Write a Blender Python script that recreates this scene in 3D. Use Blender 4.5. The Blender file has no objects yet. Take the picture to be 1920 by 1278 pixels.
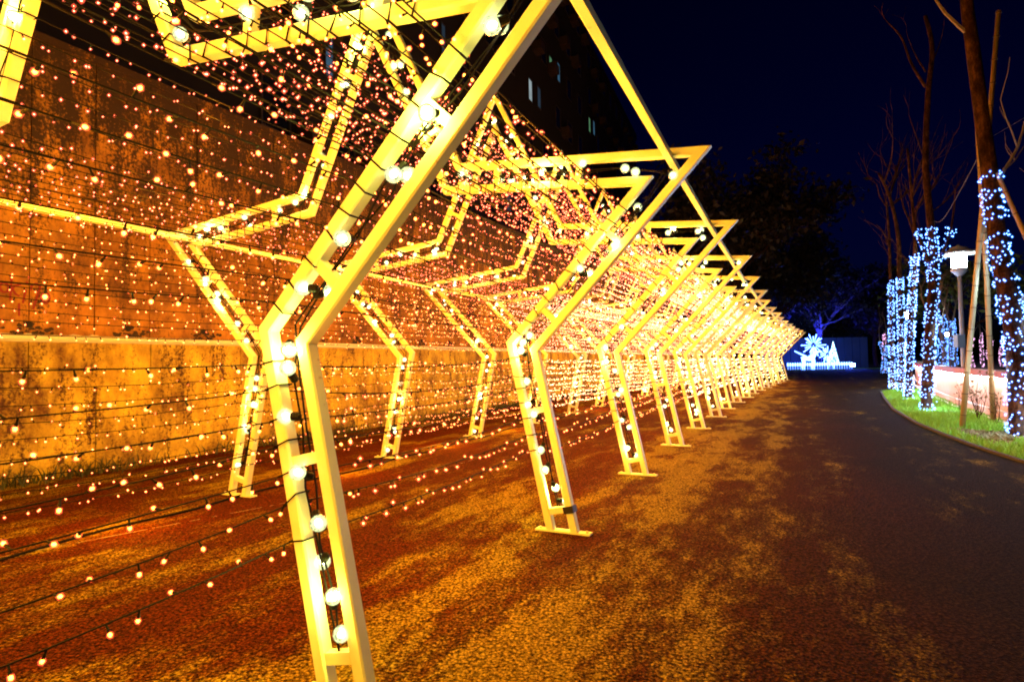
import bpy, math, random
import numpy as np
from mathutils import Vector, Matrix

# ------------------------------------------------------------------ camera, sky, exposure
scene = bpy.context.scene
COL = scene.collection
R = math.radians
CAM_F, CAM_PITCH, CAM_ROLL, CAM_H = 1130.0, 2.05, 0.95, 1.25
cam_data = bpy.data.cameras.new('camera')
cam_data.sensor_width = 36.0
cam_data.lens = CAM_F * 36.0 / 1920.0
cam_data.clip_start = 0.05
cam_data.clip_end = 2000.0
cam = bpy.data.objects.new('camera', cam_data)
COL.objects.link(cam)
cam.matrix_world = Matrix.Translation((0, 0, CAM_H)) @ Matrix.Rotation(R(90 + CAM_PITCH), 4, 'X') @ Matrix.Rotation(R(-CAM_ROLL), 4, 'Z')
scene.camera = cam

world = bpy.data.worlds.new('World')
scene.world = world
world.use_nodes = True
wn, wl = world.node_tree.nodes, world.node_tree.links
bg = wn['Background']
sky = wn.new('ShaderNodeTexSky')
sky.sky_type = 'NISHITA'
sky.sun_disc = False
sky.sun_elevation = R(-4.0)
sky.sun_rotation = R(40)
tint = wn.new('ShaderNodeMix'); tint.data_type = 'RGBA'; tint.blend_type = 'MULTIPLY'
tint.inputs[0].default_value = 1.0
tint.inputs[7].default_value = (0.02, 0.06, 1.0, 1)
wl.new(sky.outputs[0], tint.inputs[6])
wl.new(tint.outputs[2], bg.inputs[0])
bg.inputs[1].default_value = 0.12

scene.view_settings.view_transform = 'Standard'
scene.view_settings.look = 'None'
scene.view_settings.exposure = 0.0
scene.view_settings.gamma = 1.0
scene.view_settings.use_curve_mapping = False
scene.render.engine = 'CYCLES'
cy = scene.cycles
cy.use_denoising = True
cy.max_bounces = 4
cy.diffuse_bounces = 2
cy.glossy_bounces = 2
cy.transparent_max_bounces = 12
cy.sample_clamp_indirect = 1.5
cy.use_light_tree = True
cy.filter_width = 1.9
cy.time_limit = 480.0
cy.caustics_reflective = False
cy.caustics_refractive = False
try:
    cy.denoiser = 'OPENIMAGEDENOISE'
except Exception:
    pass

LED_S, GLOBE_S, BLUE_S = 36.0, 40.0, 24.0
LED_W, GLOBE_W, BLUE_W = 43.0, 27.0, 38.0        # watts of the lamps' own light

# ------------------------------------------------------------------ materials
MATS = {}
def nodes_of(name):
    m = bpy.data.materials.new(name); m.use_nodes = True
    MATS[name] = m
    nt = m.node_tree
    return m, nt.nodes, nt.links, nt.nodes['Principled BSDF']

def ramp(n, l, src, stops):
    r = n.new('ShaderNodeValToRGB')
    cr = r.color_ramp
    while len(cr.elements) < len(stops):
        cr.elements.new(0.5)
    for e, (p, c) in zip(cr.elements, stops):
        e.position = p; e.color = tuple(c) + (1,) if len(c) == 3 else c
    l.new(src, r.inputs[0])
    return r

def noise(n, l, vec, scale, detail=6, rough=0.6, mapping=None):
    t = n.new('ShaderNodeTexNoise')
    t.inputs['Scale'].default_value = scale
    t.inputs['Detail'].default_value = detail
    t.inputs['Roughness'].default_value = rough
    if mapping is not None:
        mp = n.new('ShaderNodeMapping'); mp.inputs['Scale'].default_value = mapping
        l.new(vec, mp.inputs[0]); vec = mp.outputs[0]
    l.new(vec, t.inputs['Vector'])
    return t

def mix(n, l, fac, a, b, blend='MIX'):
    m = n.new('ShaderNodeMix'); m.data_type = 'RGBA'; m.blend_type = blend
    for sock, v in ((m.inputs[0], fac), (m.inputs[6], a), (m.inputs[7], b)):
        if isinstance(v, (int, float)): sock.default_value = v
        elif isinstance(v, tuple): sock.default_value = v + (1,) if len(v) == 3 else v
        else: l.new(v, sock)
    return m.outputs[2]

def bump(n, l, p, src, strength, dist=0.02):
    b = n.new('ShaderNodeBump'); b.inputs['Strength'].default_value = strength; b.inputs['Distance'].default_value = dist
    l.new(src, b.inputs['Height']); l.new(b.outputs[0], p.inputs['Normal'])

def simple(name, col, rough=0.6, metal=0.0, var=0.25, scale=8.0, bmp=0.0):
    m, n, l, p = nodes_of(name)
    g = n.new('ShaderNodeNewGeometry')
    t = noise(n, l, g.outputs['Position'], scale)
    c = mix(n, l, t.outputs[0], tuple(x * (1 - var) for x in col), tuple(min(1, x * (1 + var)) for x in col))
    l.new(c, p.inputs['Base Color'])
    p.inputs['Roughness'].default_value = rough
    p.inputs['Metallic'].default_value = metal
    if bmp: bump(n, l, p, t.outputs[0], bmp)
    return m

def emit(name, col, strength, sampling='AUTO', base=(0.6, 0.6, 0.6)):
    m, n, l, p = nodes_of(name)
    p.inputs['Base Color'].default_value = base + (1,)
    p.inputs['Emission Color'].default_value = col + (1,)
    p.inputs['Emission Strength'].default_value = strength
    p.inputs['Roughness'].default_value = 0.3
    m.cycles.emission_sampling = sampling
    return m

# painted steel of the stars
m, n, l, p = nodes_of('frame_paint')
g = n.new('ShaderNodeNewGeometry')
t1 = noise(n, l, g.outputs['Position'], 3.0, 5)
t2 = noise(n, l, g.outputs['Position'], 45.0, 6, 0.7)
c = mix(n, l, t1.outputs[0], (0.84, 0.88, 0.40), (0.90, 0.94, 0.52))
t3 = noise(n, l, g.outputs['Position'], 14.0, 8, 0.75)
sc = ramp(n, l, t3.outputs[0], [(0.0, (0, 0, 0)), (0.62, (0, 0, 0)), (0.72, (0.8, 0.8, 0.8))])
c = mix(n, l, sc.outputs[0], c, (0.42, 0.25, 0.06))
l.new(c, p.inputs['Base Color']); p.inputs['Roughness'].default_value = 0.38
bump(n, l, p, t2.outputs[0], 0.08, 0.005)

simple('cable', (0.0035, 0.0020, 0.0015), 0.7, 0, 0.3, 30)
simple('socket_black', (0.004, 0.003, 0.0025), 0.5, 0, 0.3, 30)
for _n in ('cable', 'socket_black'): MATS[_n].node_tree.nodes['Principled BSDF'].inputs['Specular IOR Level'].default_value = 0.12
simple('tie_black', (0.012, 0.010, 0.010), 0.5)
emit('led_warm', (1.0, 0.30, 0.022), 20.0, 'NONE')
emit('led_far', (1.0, 0.25, 0.155), 6.5, 'NONE')
emit('led_mid', (1.0, 0.24, 0.06), 13.0, 'NONE')
emit('led_top', (1.0, 0.15, 0.10), 10.0, 'NONE')
emit('led_end', (1.0, 0.40, 0.20), 9.0, 'NONE')
# additive glow shell that paints a halo round each bulb
m, n, l, p = nodes_of('led_cap')
out = n['Material Output']; tr = n.new('ShaderNodeBsdfTransparent'); em = n.new('ShaderNodeEmission')
em.inputs[0].default_value = (1.0, 0.095, 0.040, 1); em.inputs[1].default_value = 0.46
mx = n.new('ShaderNodeAddShader')
l.new(tr.outputs[0], mx.inputs[0]); l.new(em.outputs[0], mx.inputs[1]); l.new(mx.outputs[0], out.inputs[0])
m.cycles.emission_sampling = 'NONE'
m2 = m.copy(); m2.name = 'led_halo_blue'; MATS['led_halo_blue'] = m2  # blue version of the painted halo, for the tree lights
for q in m2.node_tree.nodes:
    if q.type == 'EMISSION': q.inputs[0].default_value = (0.02, 0.15, 1.0, 1); q.inputs[1].default_value = 0.42
m2.cycles.emission_sampling = 'NONE'
m3 = m.copy(); m3.name = 'led_halo_inner'; MATS['led_halo_inner'] = m3  # brighter inner part of the painted halo
for q in m3.node_tree.nodes:
    if q.type == 'EMISSION': q.inputs[0].default_value = (1.0, 0.40, 0.06, 1); q.inputs[1].default_value = 0.8
m3.cycles.emission_sampling = 'NONE'
emit('led_blue', (0.20, 0.46, 1.0), 7.5, 'NONE')
emit('led_pink', (1.0, 0.50, 0.90), 2.6, 'NONE')
emit('led_blue_far', (0.10, 0.30, 1.0), 4.0, 'NONE')
emit('globe_core', (1.0, 0.90, 0.42), GLOBE_S, 'NONE')
# crackled glass of the globes: clear shell that catches its own lamp
m, n, l, p = nodes_of('globe_glass')
out = n['Material Output']
g = n.new('ShaderNodeTexCoord')
v = n.new('ShaderNodeTexVoronoi'); v.feature = 'DISTANCE_TO_EDGE'; v.inputs['Scale'].default_value = 55
l.new(g.outputs['Object'], v.inputs['Vector'])
rp = ramp(n, l, v.outputs[0], [(0.0, (0.75, 0.75, 0.75)), (0.25, (0.30, 0.30, 0.30))])
tr = n.new('ShaderNodeBsdfTransparent'); tr.inputs[0].default_value = (1, 1, 1, 1)
em = n.new('ShaderNodeEmission'); em.inputs[0].default_value = (0.88, 1.0, 0.46, 1); em.inputs[1].default_value = 2.0
gl = n.new('ShaderNodeBsdfGlossy'); gl.inputs['Roughness'].default_value = 0.05
fr = n.new('ShaderNodeFresnel'); fr.inputs[0].default_value = 1.5
mx = n.new('ShaderNodeMixShader'); l.new(rp.outputs[0], mx.inputs[0]); l.new(tr.outputs[0], mx.inputs[1]); l.new(em.outputs[0], mx.inputs[2])
mx2 = n.new('ShaderNodeMixShader'); l.new(fr.outputs[0], mx2.inputs[0]); l.new(mx.outputs[0], mx2.inputs[1]); l.new(gl.outputs[0], mx2.inputs[2])
l.new(mx2.outputs[0], out.inputs[0])
m.cycles.emission_sampling = 'NONE'

# asphalt with dusty worn streaks that follow the edge of the tunnel
m, n, l, p = nodes_of('asphalt')
g = n.new('ShaderNodeNewGeometry'); P = g.outputs['Position']
rot = n.new('ShaderNodeMapping'); rot.vector_type = 'POINT'; rot.inputs['Location'].default_value = (0, 0, 0); rot.inputs['Rotation'].default_value = (0, 0, R(25.5))
l.new(P, rot.inputs[0]); Q = rot.outputs[0]            # x = across the tunnel, y = along it
wob = noise(n, l, Q, 0.35, 3, 0.5)
sepq = n.new('ShaderNodeSeparateXYZ'); l.new(Q, sepq.inputs[0])
wv = n.new('ShaderNodeMath'); wv.operation = 'MULTIPLY_ADD'; wv.inputs[1].default_value = 2.2; l.new(wob.outputs[0], wv.inputs[0]); l.new(sepq.outputs[0], wv.inputs[2])
across = n.new('ShaderNodeMapRange'); across.inputs[1].default_value = -6.0; across.inputs[2].default_value = 6.0; l.new(wv.outputs[0], across.inputs[0])
big = noise(n, l, Q, 0.9, 8, 0.62, (1.0, 0.40, 1.0))
mid = noise(n, l, Q, 3.8, 10, 0.76, (1.0, 0.34, 1.0))
fine = noise(n, l, P, 55.0, 5, 0.85)
grain = n.new('ShaderNodeTexVoronoi'); grain.inputs['Scale'].default_value = 75.0; l.new(P, grain.inputs['Vector'])
add = n.new('ShaderNodeMath'); add.operation = 'ADD'; l.new(big.outputs[0], add.inputs[0]); l.new(mid.outputs[0], add.inputs[1])
fz = n.new('ShaderNodeMath'); fz.operation = 'MULTIPLY_ADD'; fz.inputs[1].default_value = 0.45; l.new(fine.outputs[0], fz.inputs[0]); l.new(add.outputs[0], fz.inputs[2])
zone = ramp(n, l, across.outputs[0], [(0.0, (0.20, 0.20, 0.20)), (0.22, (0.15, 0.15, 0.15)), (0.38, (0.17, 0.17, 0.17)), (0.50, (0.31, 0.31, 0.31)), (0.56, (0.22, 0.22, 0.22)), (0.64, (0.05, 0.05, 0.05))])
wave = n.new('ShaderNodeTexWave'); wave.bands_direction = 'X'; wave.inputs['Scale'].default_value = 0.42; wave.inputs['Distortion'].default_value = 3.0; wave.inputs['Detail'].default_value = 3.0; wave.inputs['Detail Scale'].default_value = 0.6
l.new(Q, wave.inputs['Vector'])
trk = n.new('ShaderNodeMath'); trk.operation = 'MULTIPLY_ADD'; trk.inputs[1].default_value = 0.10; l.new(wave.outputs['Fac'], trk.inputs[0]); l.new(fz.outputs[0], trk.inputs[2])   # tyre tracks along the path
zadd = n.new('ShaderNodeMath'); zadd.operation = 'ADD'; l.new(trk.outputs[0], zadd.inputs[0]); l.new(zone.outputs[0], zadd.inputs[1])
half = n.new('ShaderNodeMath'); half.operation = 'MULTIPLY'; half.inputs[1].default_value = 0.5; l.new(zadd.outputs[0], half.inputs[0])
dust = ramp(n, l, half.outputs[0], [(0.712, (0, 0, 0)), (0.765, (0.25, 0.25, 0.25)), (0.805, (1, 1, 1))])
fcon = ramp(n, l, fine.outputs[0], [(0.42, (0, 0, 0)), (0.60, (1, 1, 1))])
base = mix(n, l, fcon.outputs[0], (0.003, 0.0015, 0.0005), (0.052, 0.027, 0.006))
basered = mix(n, l, fcon.outputs[0], (0.012, 0.0020, 0.0005), (0.25, 0.046, 0.006))      # redder, lighter base inside the tunnel paints in the lamps' warm light
redz = ramp(n, l, across.outputs[0], [(0.46, (1, 1, 1)), (0.68, (0, 0, 0))])  # base darkens to the right, putting the light's fall-off into the colour
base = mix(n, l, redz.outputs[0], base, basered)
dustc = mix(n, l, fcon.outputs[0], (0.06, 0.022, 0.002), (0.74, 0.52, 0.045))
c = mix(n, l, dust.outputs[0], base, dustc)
gr = ramp(n, l, grain.outputs['Distance'], [(0.05, (1.0, 1.0, 1.0)), (0.35, (0.8, 0.8, 0.8)), (0.8, (0.15, 0.15, 0.15))])
c = mix(n, l, 0.9, c, gr.outputs[0], 'MULTIPLY')
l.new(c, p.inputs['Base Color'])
p.inputs['Roughness'].default_value = 0.9; p.inputs['Specular IOR Level'].default_value = 0.03
bsum = n.new('ShaderNodeMath'); bsum.operation = 'SUBTRACT'; l.new(fine.outputs[0], bsum.inputs[0]); l.new(grain.outputs['Distance'], bsum.inputs[1])
bump(n, l, p, bsum.outputs[0], 0.9, 0.014)

# stained concrete
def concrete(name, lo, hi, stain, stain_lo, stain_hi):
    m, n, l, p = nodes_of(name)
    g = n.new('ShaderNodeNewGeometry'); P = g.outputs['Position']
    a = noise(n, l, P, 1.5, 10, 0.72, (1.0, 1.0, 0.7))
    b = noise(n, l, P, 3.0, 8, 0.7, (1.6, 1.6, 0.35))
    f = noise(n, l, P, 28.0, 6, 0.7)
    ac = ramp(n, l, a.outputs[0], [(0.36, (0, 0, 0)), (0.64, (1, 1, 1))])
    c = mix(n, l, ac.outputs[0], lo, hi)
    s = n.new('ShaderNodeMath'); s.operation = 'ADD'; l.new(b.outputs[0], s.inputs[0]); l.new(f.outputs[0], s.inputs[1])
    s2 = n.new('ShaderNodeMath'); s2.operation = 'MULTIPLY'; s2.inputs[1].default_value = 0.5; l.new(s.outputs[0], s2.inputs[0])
    # run-off stains thicken towards the top, and also imitate the light fading upward
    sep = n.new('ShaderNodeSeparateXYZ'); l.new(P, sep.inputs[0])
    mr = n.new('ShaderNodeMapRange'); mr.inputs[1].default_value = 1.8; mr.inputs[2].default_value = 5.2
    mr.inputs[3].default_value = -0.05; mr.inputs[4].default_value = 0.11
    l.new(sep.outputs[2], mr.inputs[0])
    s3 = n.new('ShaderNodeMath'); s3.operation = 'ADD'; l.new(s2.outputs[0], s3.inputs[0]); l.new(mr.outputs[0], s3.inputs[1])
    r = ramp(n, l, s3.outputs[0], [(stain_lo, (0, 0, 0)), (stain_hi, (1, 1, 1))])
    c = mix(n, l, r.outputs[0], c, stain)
    l.new(c, p.inputs['Base Color'])
    p.inputs['Roughness'].default_value = 0.85
    bump(n, l, p, f.outputs[0], 0.5, 0.02)
    return m
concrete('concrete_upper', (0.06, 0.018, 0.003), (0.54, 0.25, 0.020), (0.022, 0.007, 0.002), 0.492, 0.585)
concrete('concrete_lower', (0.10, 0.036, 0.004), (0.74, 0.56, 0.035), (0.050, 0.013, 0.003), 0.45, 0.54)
simple('pipe_white', (0.88, 0.86, 0.72), 0.4, 0, 0.1)
simple('hole_dark', (0.006, 0.005, 0.004), 0.9)
simple('stain_dark', (0.035, 0.02, 0.012), 0.95, 0, 0.5, 20)
simple('graffiti_red', (0.20, 0.006, 0.004), 0.7)
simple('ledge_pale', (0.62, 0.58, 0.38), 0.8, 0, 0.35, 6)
simple('soil', (0.03, 0.022, 0.014), 0.95, 0, 0.4, 3, 0.4)
simple('line_paint', (0.42, 0.38, 0.22), 0.8, 0, 0.4, 25)
m, n, l, p = nodes_of('bark')
g = n.new('ShaderNodeNewGeometry'); P = g.outputs['Position']
ta = noise(n, l, P, 9.0, 8, 0.75, (1.0, 1.0, 0.45)); tb = noise(n, l, P, 42.0, 5, 0.7)
c = ramp(n, l, ta.outputs[0], [(0.36, (0.012, 0.005, 0.003)), (0.50, (0.06, 0.024, 0.010)), (0.66, (0.20, 0.085, 0.03))])
c = mix(n, l, 0.6, c.outputs[0], tb.outputs[0], 'MULTIPLY'); l.new(c, p.inputs['Base Color'])
p.inputs['Roughness'].default_value = 0.95; p.inputs['Specular IOR Level'].default_value = 0.1
bump(n, l, p, ta.outputs[0], 1.0, 0.05)
simple('bark_pale', (0.24, 0.20, 0.17), 0.85, 0, 0.4, 10, 0.5)
simple('bamboo', (0.42, 0.30, 0.12), 0.5, 0, 0.25, 5)
simple('bamboo_node', (0.10, 0.06, 0.025), 0.7)
simple('leaf_dark', (0.013, 0.010, 0.004), 0.6, 0, 0.4, 4)
simple('leaf_green', (0.06, 0.11, 0.025), 0.55, 0, 0.4, 6)
simple('leaf_shrub', (0.16, 0.12, 0.04), 0.6, 0, 0.4, 12)
simple('grass', (0.20, 0.50, 0.025), 0.6, 0, 0.75, 3)
simple('grass_dry', (0.22, 0.19, 0.07), 0.8, 0, 0.4, 9)
simple('weed', (0.05, 0.055, 0.018), 0.8, 0, 0.5, 7)
simple('lawn_soil', (0.10, 0.22, 0.02), 0.9, 0, 0.5, 6)
simple('kerb_stone', (0.05, 0.045, 0.04), 0.9, 0, 0.3, 10, 0.4)
simple('terracotta', (0.74, 0.46, 0.30), 0.8, 0, 0.2, 5, 0.2)
simple('cap_red', (0.42, 0.075, 0.03), 0.6, 0, 0.2, 6)
emit('strip_white', (0.90, 0.85, 1.0), 130.0)
simple('lamp_grey', (0.42, 0.46, 0.50), 0.45, 0.2, 0.1)
emit('lamp_glass', (0.82, 1.0, 0.84), 170.0)
simple('box_blue', (0.22, 0.36, 0.46), 0.5, 0, 0.15)
simple('rope', (0.20, 0.20, 0.20), 0.8)
simple('facade', (0.006, 0.004, 0.003), 0.9, 0, 0.4, 0.4)
simple('window_frame', (0.03, 0.026, 0.024), 0.6)
m, n, l, p = nodes_of('glass_dark'); p.inputs['Base Color'].default_value = (0.01, 0.012, 0.015, 1); p.inputs['Roughness'].default_value = 0.15
tn = noise(n, l, n.new('ShaderNodeNewGeometry').outputs['Position'], 2.0); bump(n, l, p, tn.outputs[0], 0.05)
simple('ac_metal', (0.045, 0.028, 0.02), 0.6)
def lit(name, col, s):
    m, n, l, p = nodes_of(name)
    g = n.new('ShaderNodeNewGeometry')
    t = noise(n, l, g.outputs['Position'], 1.6, 3)
    c = mix(n, l, t.outputs[0], tuple(x * 0.25 for x in col), col)
    l.new(c, p.inputs['Emission Color']); p.inputs['Emission Strength'].default_value = s
    p.inputs['Base Color'].default_value = (0.02, 0.02, 0.02, 1)
    m.cycles.emission_sampling = 'NONE'
lit('lit_green', (0.35, 0.95, 0.45), 0.30)
lit('lit_white', (0.75, 0.95, 1.0), 0.55)
lit('lit_blue', (0.15, 0.45, 0.75), 0.28)
lit('lit_dim', (0.10, 0.22, 0.36), 0.2)
emit('deco_white', (0.075, 0.17, 1.0), 15.0)
emit('deco_beam', (0.10, 0.22, 1.0), 9.0)
emit('deco_green', (0.40, 0.85, 1.0), 4.0)
emit('flood_blue', (0.02, 0.05, 1.0), 1500.0)
emit('flood_tree', (0.02, 0.03, 1.0), 9000.0)
simple('hoarding', (0.03, 0.07, 0.26), 0.7, 0, 0.25, 0.8)

# ------------------------------------------------------------------ geometry helpers
class MB:
    def __init__(s): s.v = []; s.f = []
    def tube(s, pts, rad, sides=6, cap=True):
        pts = [Vector(q) for q in pts]; k = len(pts)
        rads = rad if isinstance(rad, (list, tuple)) else [rad] * k
        ref = None; b0 = len(s.v)
        for i in range(k):
            d = (pts[min(i + 1, k - 1)] - pts[max(i - 1, 0)])
            if d.length < 1e-9: d = Vector((0, 0, 1))
            d.normalize()
            if ref is None: ref = Vector((0, 0, 1)) if abs(d.z) < 0.9 else Vector((1, 0, 0))
            a = d.cross(ref)
            if a.length < 1e-6: a = d.cross(Vector((0.3, 1, 0.2)))
            a.normalize(); b = d.cross(a)
            ref = b.cross(d) * 1.0 if False else ref
            for j in range(sides):
                t = 2 * math.pi * (j + 0.5) / sides
                s.v.append(tuple(pts[i] + (a * math.cos(t) + b * math.sin(t)) * rads[i]))
        for i in range(k - 1):
            for j in range(sides):
                j2 = (j + 1) % sides
                s.f.append((b0 + i * sides + j, b0 + i * sides + j2, b0 + (i + 1) * sides + j2, b0 + (i + 1) * sides + j))
        if cap:
            s.f.append(tuple(b0 + j for j in range(sides))[::-1])
            s.f.append(tuple(b0 + (k - 1) * sides + j for j in range(sides)))
        return s
    def box(s, c, sx, sy, sz, M=None):
        b0 = len(s.v); c = Vector(c)
        for dz in (-1, 1):
            for dy in (-1, 1):
                for dx in (-1, 1):
                    q = Vector((dx * sx / 2, dy * sy / 2, dz * sz / 2))
                    if M is not None: q = M @ q
                    s.v.append(tuple(c + q))
        for q in ((0, 2, 3, 1), (4, 5, 7, 6), (0, 1, 5, 4), (2, 6, 7, 3), (0, 4, 6, 2), (1, 3, 7, 5)):
            s.f.append(tuple(b0 + i for i in q))
        return s
    def lathe(s, prof, sides=16, c=(0, 0, 0), M=None):
        b0 = len(s.v); c = Vector(c)
        for r, z in prof:
            for j in range(sides):
                t = 2 * math.pi * j / sides
                q = Vector((r * math.cos(t), r * math.sin(t), z))
                if M is not None: q = M @ q
                s.v.append(tuple(c + q))
        for i in range(len(prof) - 1):
            for j in range(sides):
                j2 = (j + 1) % sides
                s.f.append((b0 + i * sides + j, b0 + i * sides + j2, b0 + (i + 1) * sides + j2, b0 + (i + 1) * sides + j))
        s.f.append(tuple(b0 + j for j in range(sides))[::-1])
        s.f.append(tuple(b0 + (len(prof) - 1) * sides + j for j in range(sides)))
        return s
    def poly(s, pts):
        b0 = len(s.v); s.v += [tuple(q) for q in pts]; s.f.append(tuple(range(b0, b0 + len(pts)))); return s
    def mesh(s, name, mat, smooth=False):
        me = bpy.data.meshes.new(name); me.from_pydata(s.v, [], s.f); me.update()
        if mat: me.materials.append(MATS[mat])
        if smooth: me.polygons.foreach_set('use_smooth', [True] * len(me.polygons))
        return me
    def build(s, name, mat, parent=None, smooth=False, **kw):
        return link(name, s.mesh(name, mat, smooth), parent, **kw)

def link(name, data, parent=None, loc=None, rotz=None, label=None, category=None, group=None, kind=None):
    o = bpy.data.objects.new(name, data); COL.objects.link(o)
    if parent is not None: o.parent = parent
    if loc is not None: o.location = loc
    if rotz is not None: o.rotation_euler = (0, 0, rotz)
    if label: o['label'] = label
    if category: o['category'] = category
    if group: o['group'] = group
    if kind: o['kind'] = kind
    return o

LIGHTS = {}
def glow(name, kind, col, watts, radius, parent, loc):
    if kind not in LIGHTS:
        d = bpy.data.lights.new(kind, 'POINT'); d.color = col; d.energy = watts; d.shadow_soft_size = radius; LIGHTS[kind] = d
    return link(name, LIGHTS[kind], parent, loc)

def thing(name, label, category, loc=(0, 0, 0), rotz=0.0, group=None):
    return link(name, None, None, loc, rotz, label, category, group)

def scatter_mesh(name, centres, tv, tf, scales, mat, smooth=True):
    """one mesh of many copies of a small template; centres Nx3, tv template verts, tf template faces"""
    N, k = len(centres), len(tv)
    V = (tv[None, :, :] * np.asarray(scales)[:, None, None] + centres[:, None, :]).reshape(-1, 3)
    F = (tf[None, :, :] + (np.arange(N) * k)[:, None, None]).reshape(-1, tf.shape[1])
    return raw_mesh(name, V, F, mat, smooth)

def raw_mesh(name, V, F, mat, smooth=False):
    me = bpy.data.meshes.new(name)
    V = np.ascontiguousarray(V, dtype=np.float32); F = np.ascontiguousarray(F, dtype=np.int32)
    me.vertices.add(len(V)); me.vertices.foreach_set('co', V.ravel())
    me.loops.add(F.size); me.loops.foreach_set('vertex_index', F.ravel())
    me.polygons.add(len(F))
    me.polygons.foreach_set('loop_start', np.arange(0, F.size, F.shape[1], dtype=np.int32))
    if smooth: me.polygons.foreach_set('use_smooth', np.ones(len(F), dtype=bool))
    me.materials.append(MATS[mat]); me.update(calc_edges=True)
    return me

OCT_V = np.array([(1, 0, 0), (-1, 0, 0), (0, 1, 0), (0, -1, 0), (0, 0, 1), (0, 0, -1)], float) * 1.12
OCT_F = np.array([(0, 2, 4), (2, 1, 4), (1, 3, 4), (3, 0, 4), (2, 0, 5), (1, 2, 5), (3, 1, 5), (0, 3, 5)])
_t = (1 + 5 ** 0.5) / 2
ICO_V = np.array([(-1, _t, 0), (1, _t, 0), (-1, -_t, 0), (1, -_t, 0), (0, -1, _t), (0, 1, _t), (0, -1, -_t), (0, 1, -_t), (_t, 0, -1), (_t, 0, 1), (-_t, 0, -1), (-_t, 0, 1)], float)
ICO_V /= np.linalg.norm(ICO_V[0])
ICO_F = np.array([(0, 11, 5), (0, 5, 1), (0, 1, 7), (0, 7, 10), (0, 10, 11), (1, 5, 9), (5, 11, 4), (11, 10, 2), (10, 7, 6), (7, 1, 8), (3, 9, 4), (3, 4, 2), (3, 2, 6), (3, 6, 8), (3, 8, 9), (4, 9, 5), (2, 4, 11), (6, 2, 10), (8, 6, 7), (9, 8, 1)])

CP, SP, CR, SR = math.cos(R(CAM_PITCH)), math.sin(R(CAM_PITCH)), math.cos(R(CAM_ROLL)), math.sin(R(CAM_ROLL))
def in_view(P):
    """which points the photograph's frame can see, and how far they are (only used to choose level of detail)"""
    x, y, z = P[:, 0], P[:, 1], P[:, 2] - CAM_H
    d = y * CP + z * SP; u = -y * SP + z * CP
    dd = np.maximum(d, 0.05)
    px, py = CAM_F * x / dd, CAM_F * u / dd
    X = 960 + CR * px - SR * py; Y = 639 - (SR * px + CR * py)
    return (d > 0.3) & (X > -20) & (X < 1940) & (Y > -20) & (Y < 1298), np.sqrt(x * x + y * y + z * z)

ORD = ['first', 'second', 'third', 'fourth', 'fifth', 'sixth', 'seventh', 'eighth', 'ninth', 'tenth', 'eleventh', 'twelfth', 'thirteenth', 'fourteenth', 'fifteenth', 'sixteenth', 'seventeenth', 'eighteenth']

def smooth_path_(pts, k=3):
    P = [Vector(q) for q in pts]; out = []
    for i in range(len(P) - 1):
        p0, p1, p2, p3 = P[max(i - 1, 0)], P[i], P[i + 1], P[min(i + 2, len(P) - 1)]
        for e in range(k):
            t = e / k
            out.append(0.5 * ((2 * p1) + (p2 - p0) * t + (2 * p0 - 5 * p1 + 4 * p2 - p3) * t * t + (3 * p1 - p0 - 3 * p2 + p3) * t ** 3))
    out.append(P[-1]); return out

# ------------------------------------------------------------------ star profile and arch places
WF, WN, ZN, WT, ZT, WU, ZU, ZA, DD = 1.7714, 1.4806, 1.3392, 2.7255, 2.6426, 0.8456, 2.822, 4.5616, 0.1819
OUT = [np.array(q, float) for q in ((WF, 0), (WN, ZN), (WT, ZT), (WU, ZU), (0, ZA), (-WU, ZU), (-WT, ZT), (-WN, ZN), (-WF, 0))]
def offset(Pl, d):
    k = len(Pl); res = []
    def ln(a, b):
        t = (b - a) / np.linalg.norm(b - a); return a + np.array([-t[1], t[0]]) * d, t
    for i in range(k):
        if i in (0, k - 1):
            q, t = ln(Pl[0], Pl[1]) if i == 0 else ln(Pl[-2], Pl[-1]); res.append(q - t * (q[1] / t[1]))
        else:
            q, t = ln(Pl[i - 1], Pl[i]); w, u = ln(Pl[i], Pl[i + 1])
            s = np.linalg.solve(np.array([t, -u]).T, w - q); res.append(q + t * s[0])
    return res
INN = offset(OUT, DD)

ARCH = [(-3.135, 0.79, -24.4), (-2.151, 2.988, -24.86), (-1.164, 5.178, -25.5), (-0.164, 7.361, -26.1), (0.846, 9.538, -26.6)]
_hd = 24.9; _th = -26.7
_fx, _fy = 0.846 + WF * math.cos(R(26.6)), 9.538 - WF * math.sin(R(26.6))
for _i in range(5, 17):
    _fx += 2.36 * math.sin(R(_hd)); _fy += 2.36 * math.cos(R(_hd))
    _hd += 0.45; _th -= 0.35
    _tj = _th + (0.5, -0.7, 0.3, 0.8, -0.4)[_i % 5]
    ARCH.append((_fx - WF * math.cos(R(_tj)) + (0.03, -0.02, 0.0)[_i % 3], _fy - WF * math.sin(R(_tj)), _tj))
NA = len(ARCH)
def arch_pt(i, x, z, y=0.0):
    cx, cyy, th = ARCH[i]; c, s = math.cos(R(th)), math.sin(R(th))
    return np.array((cx + x * c - y * s, cyy + x * s + y * c, z))

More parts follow.
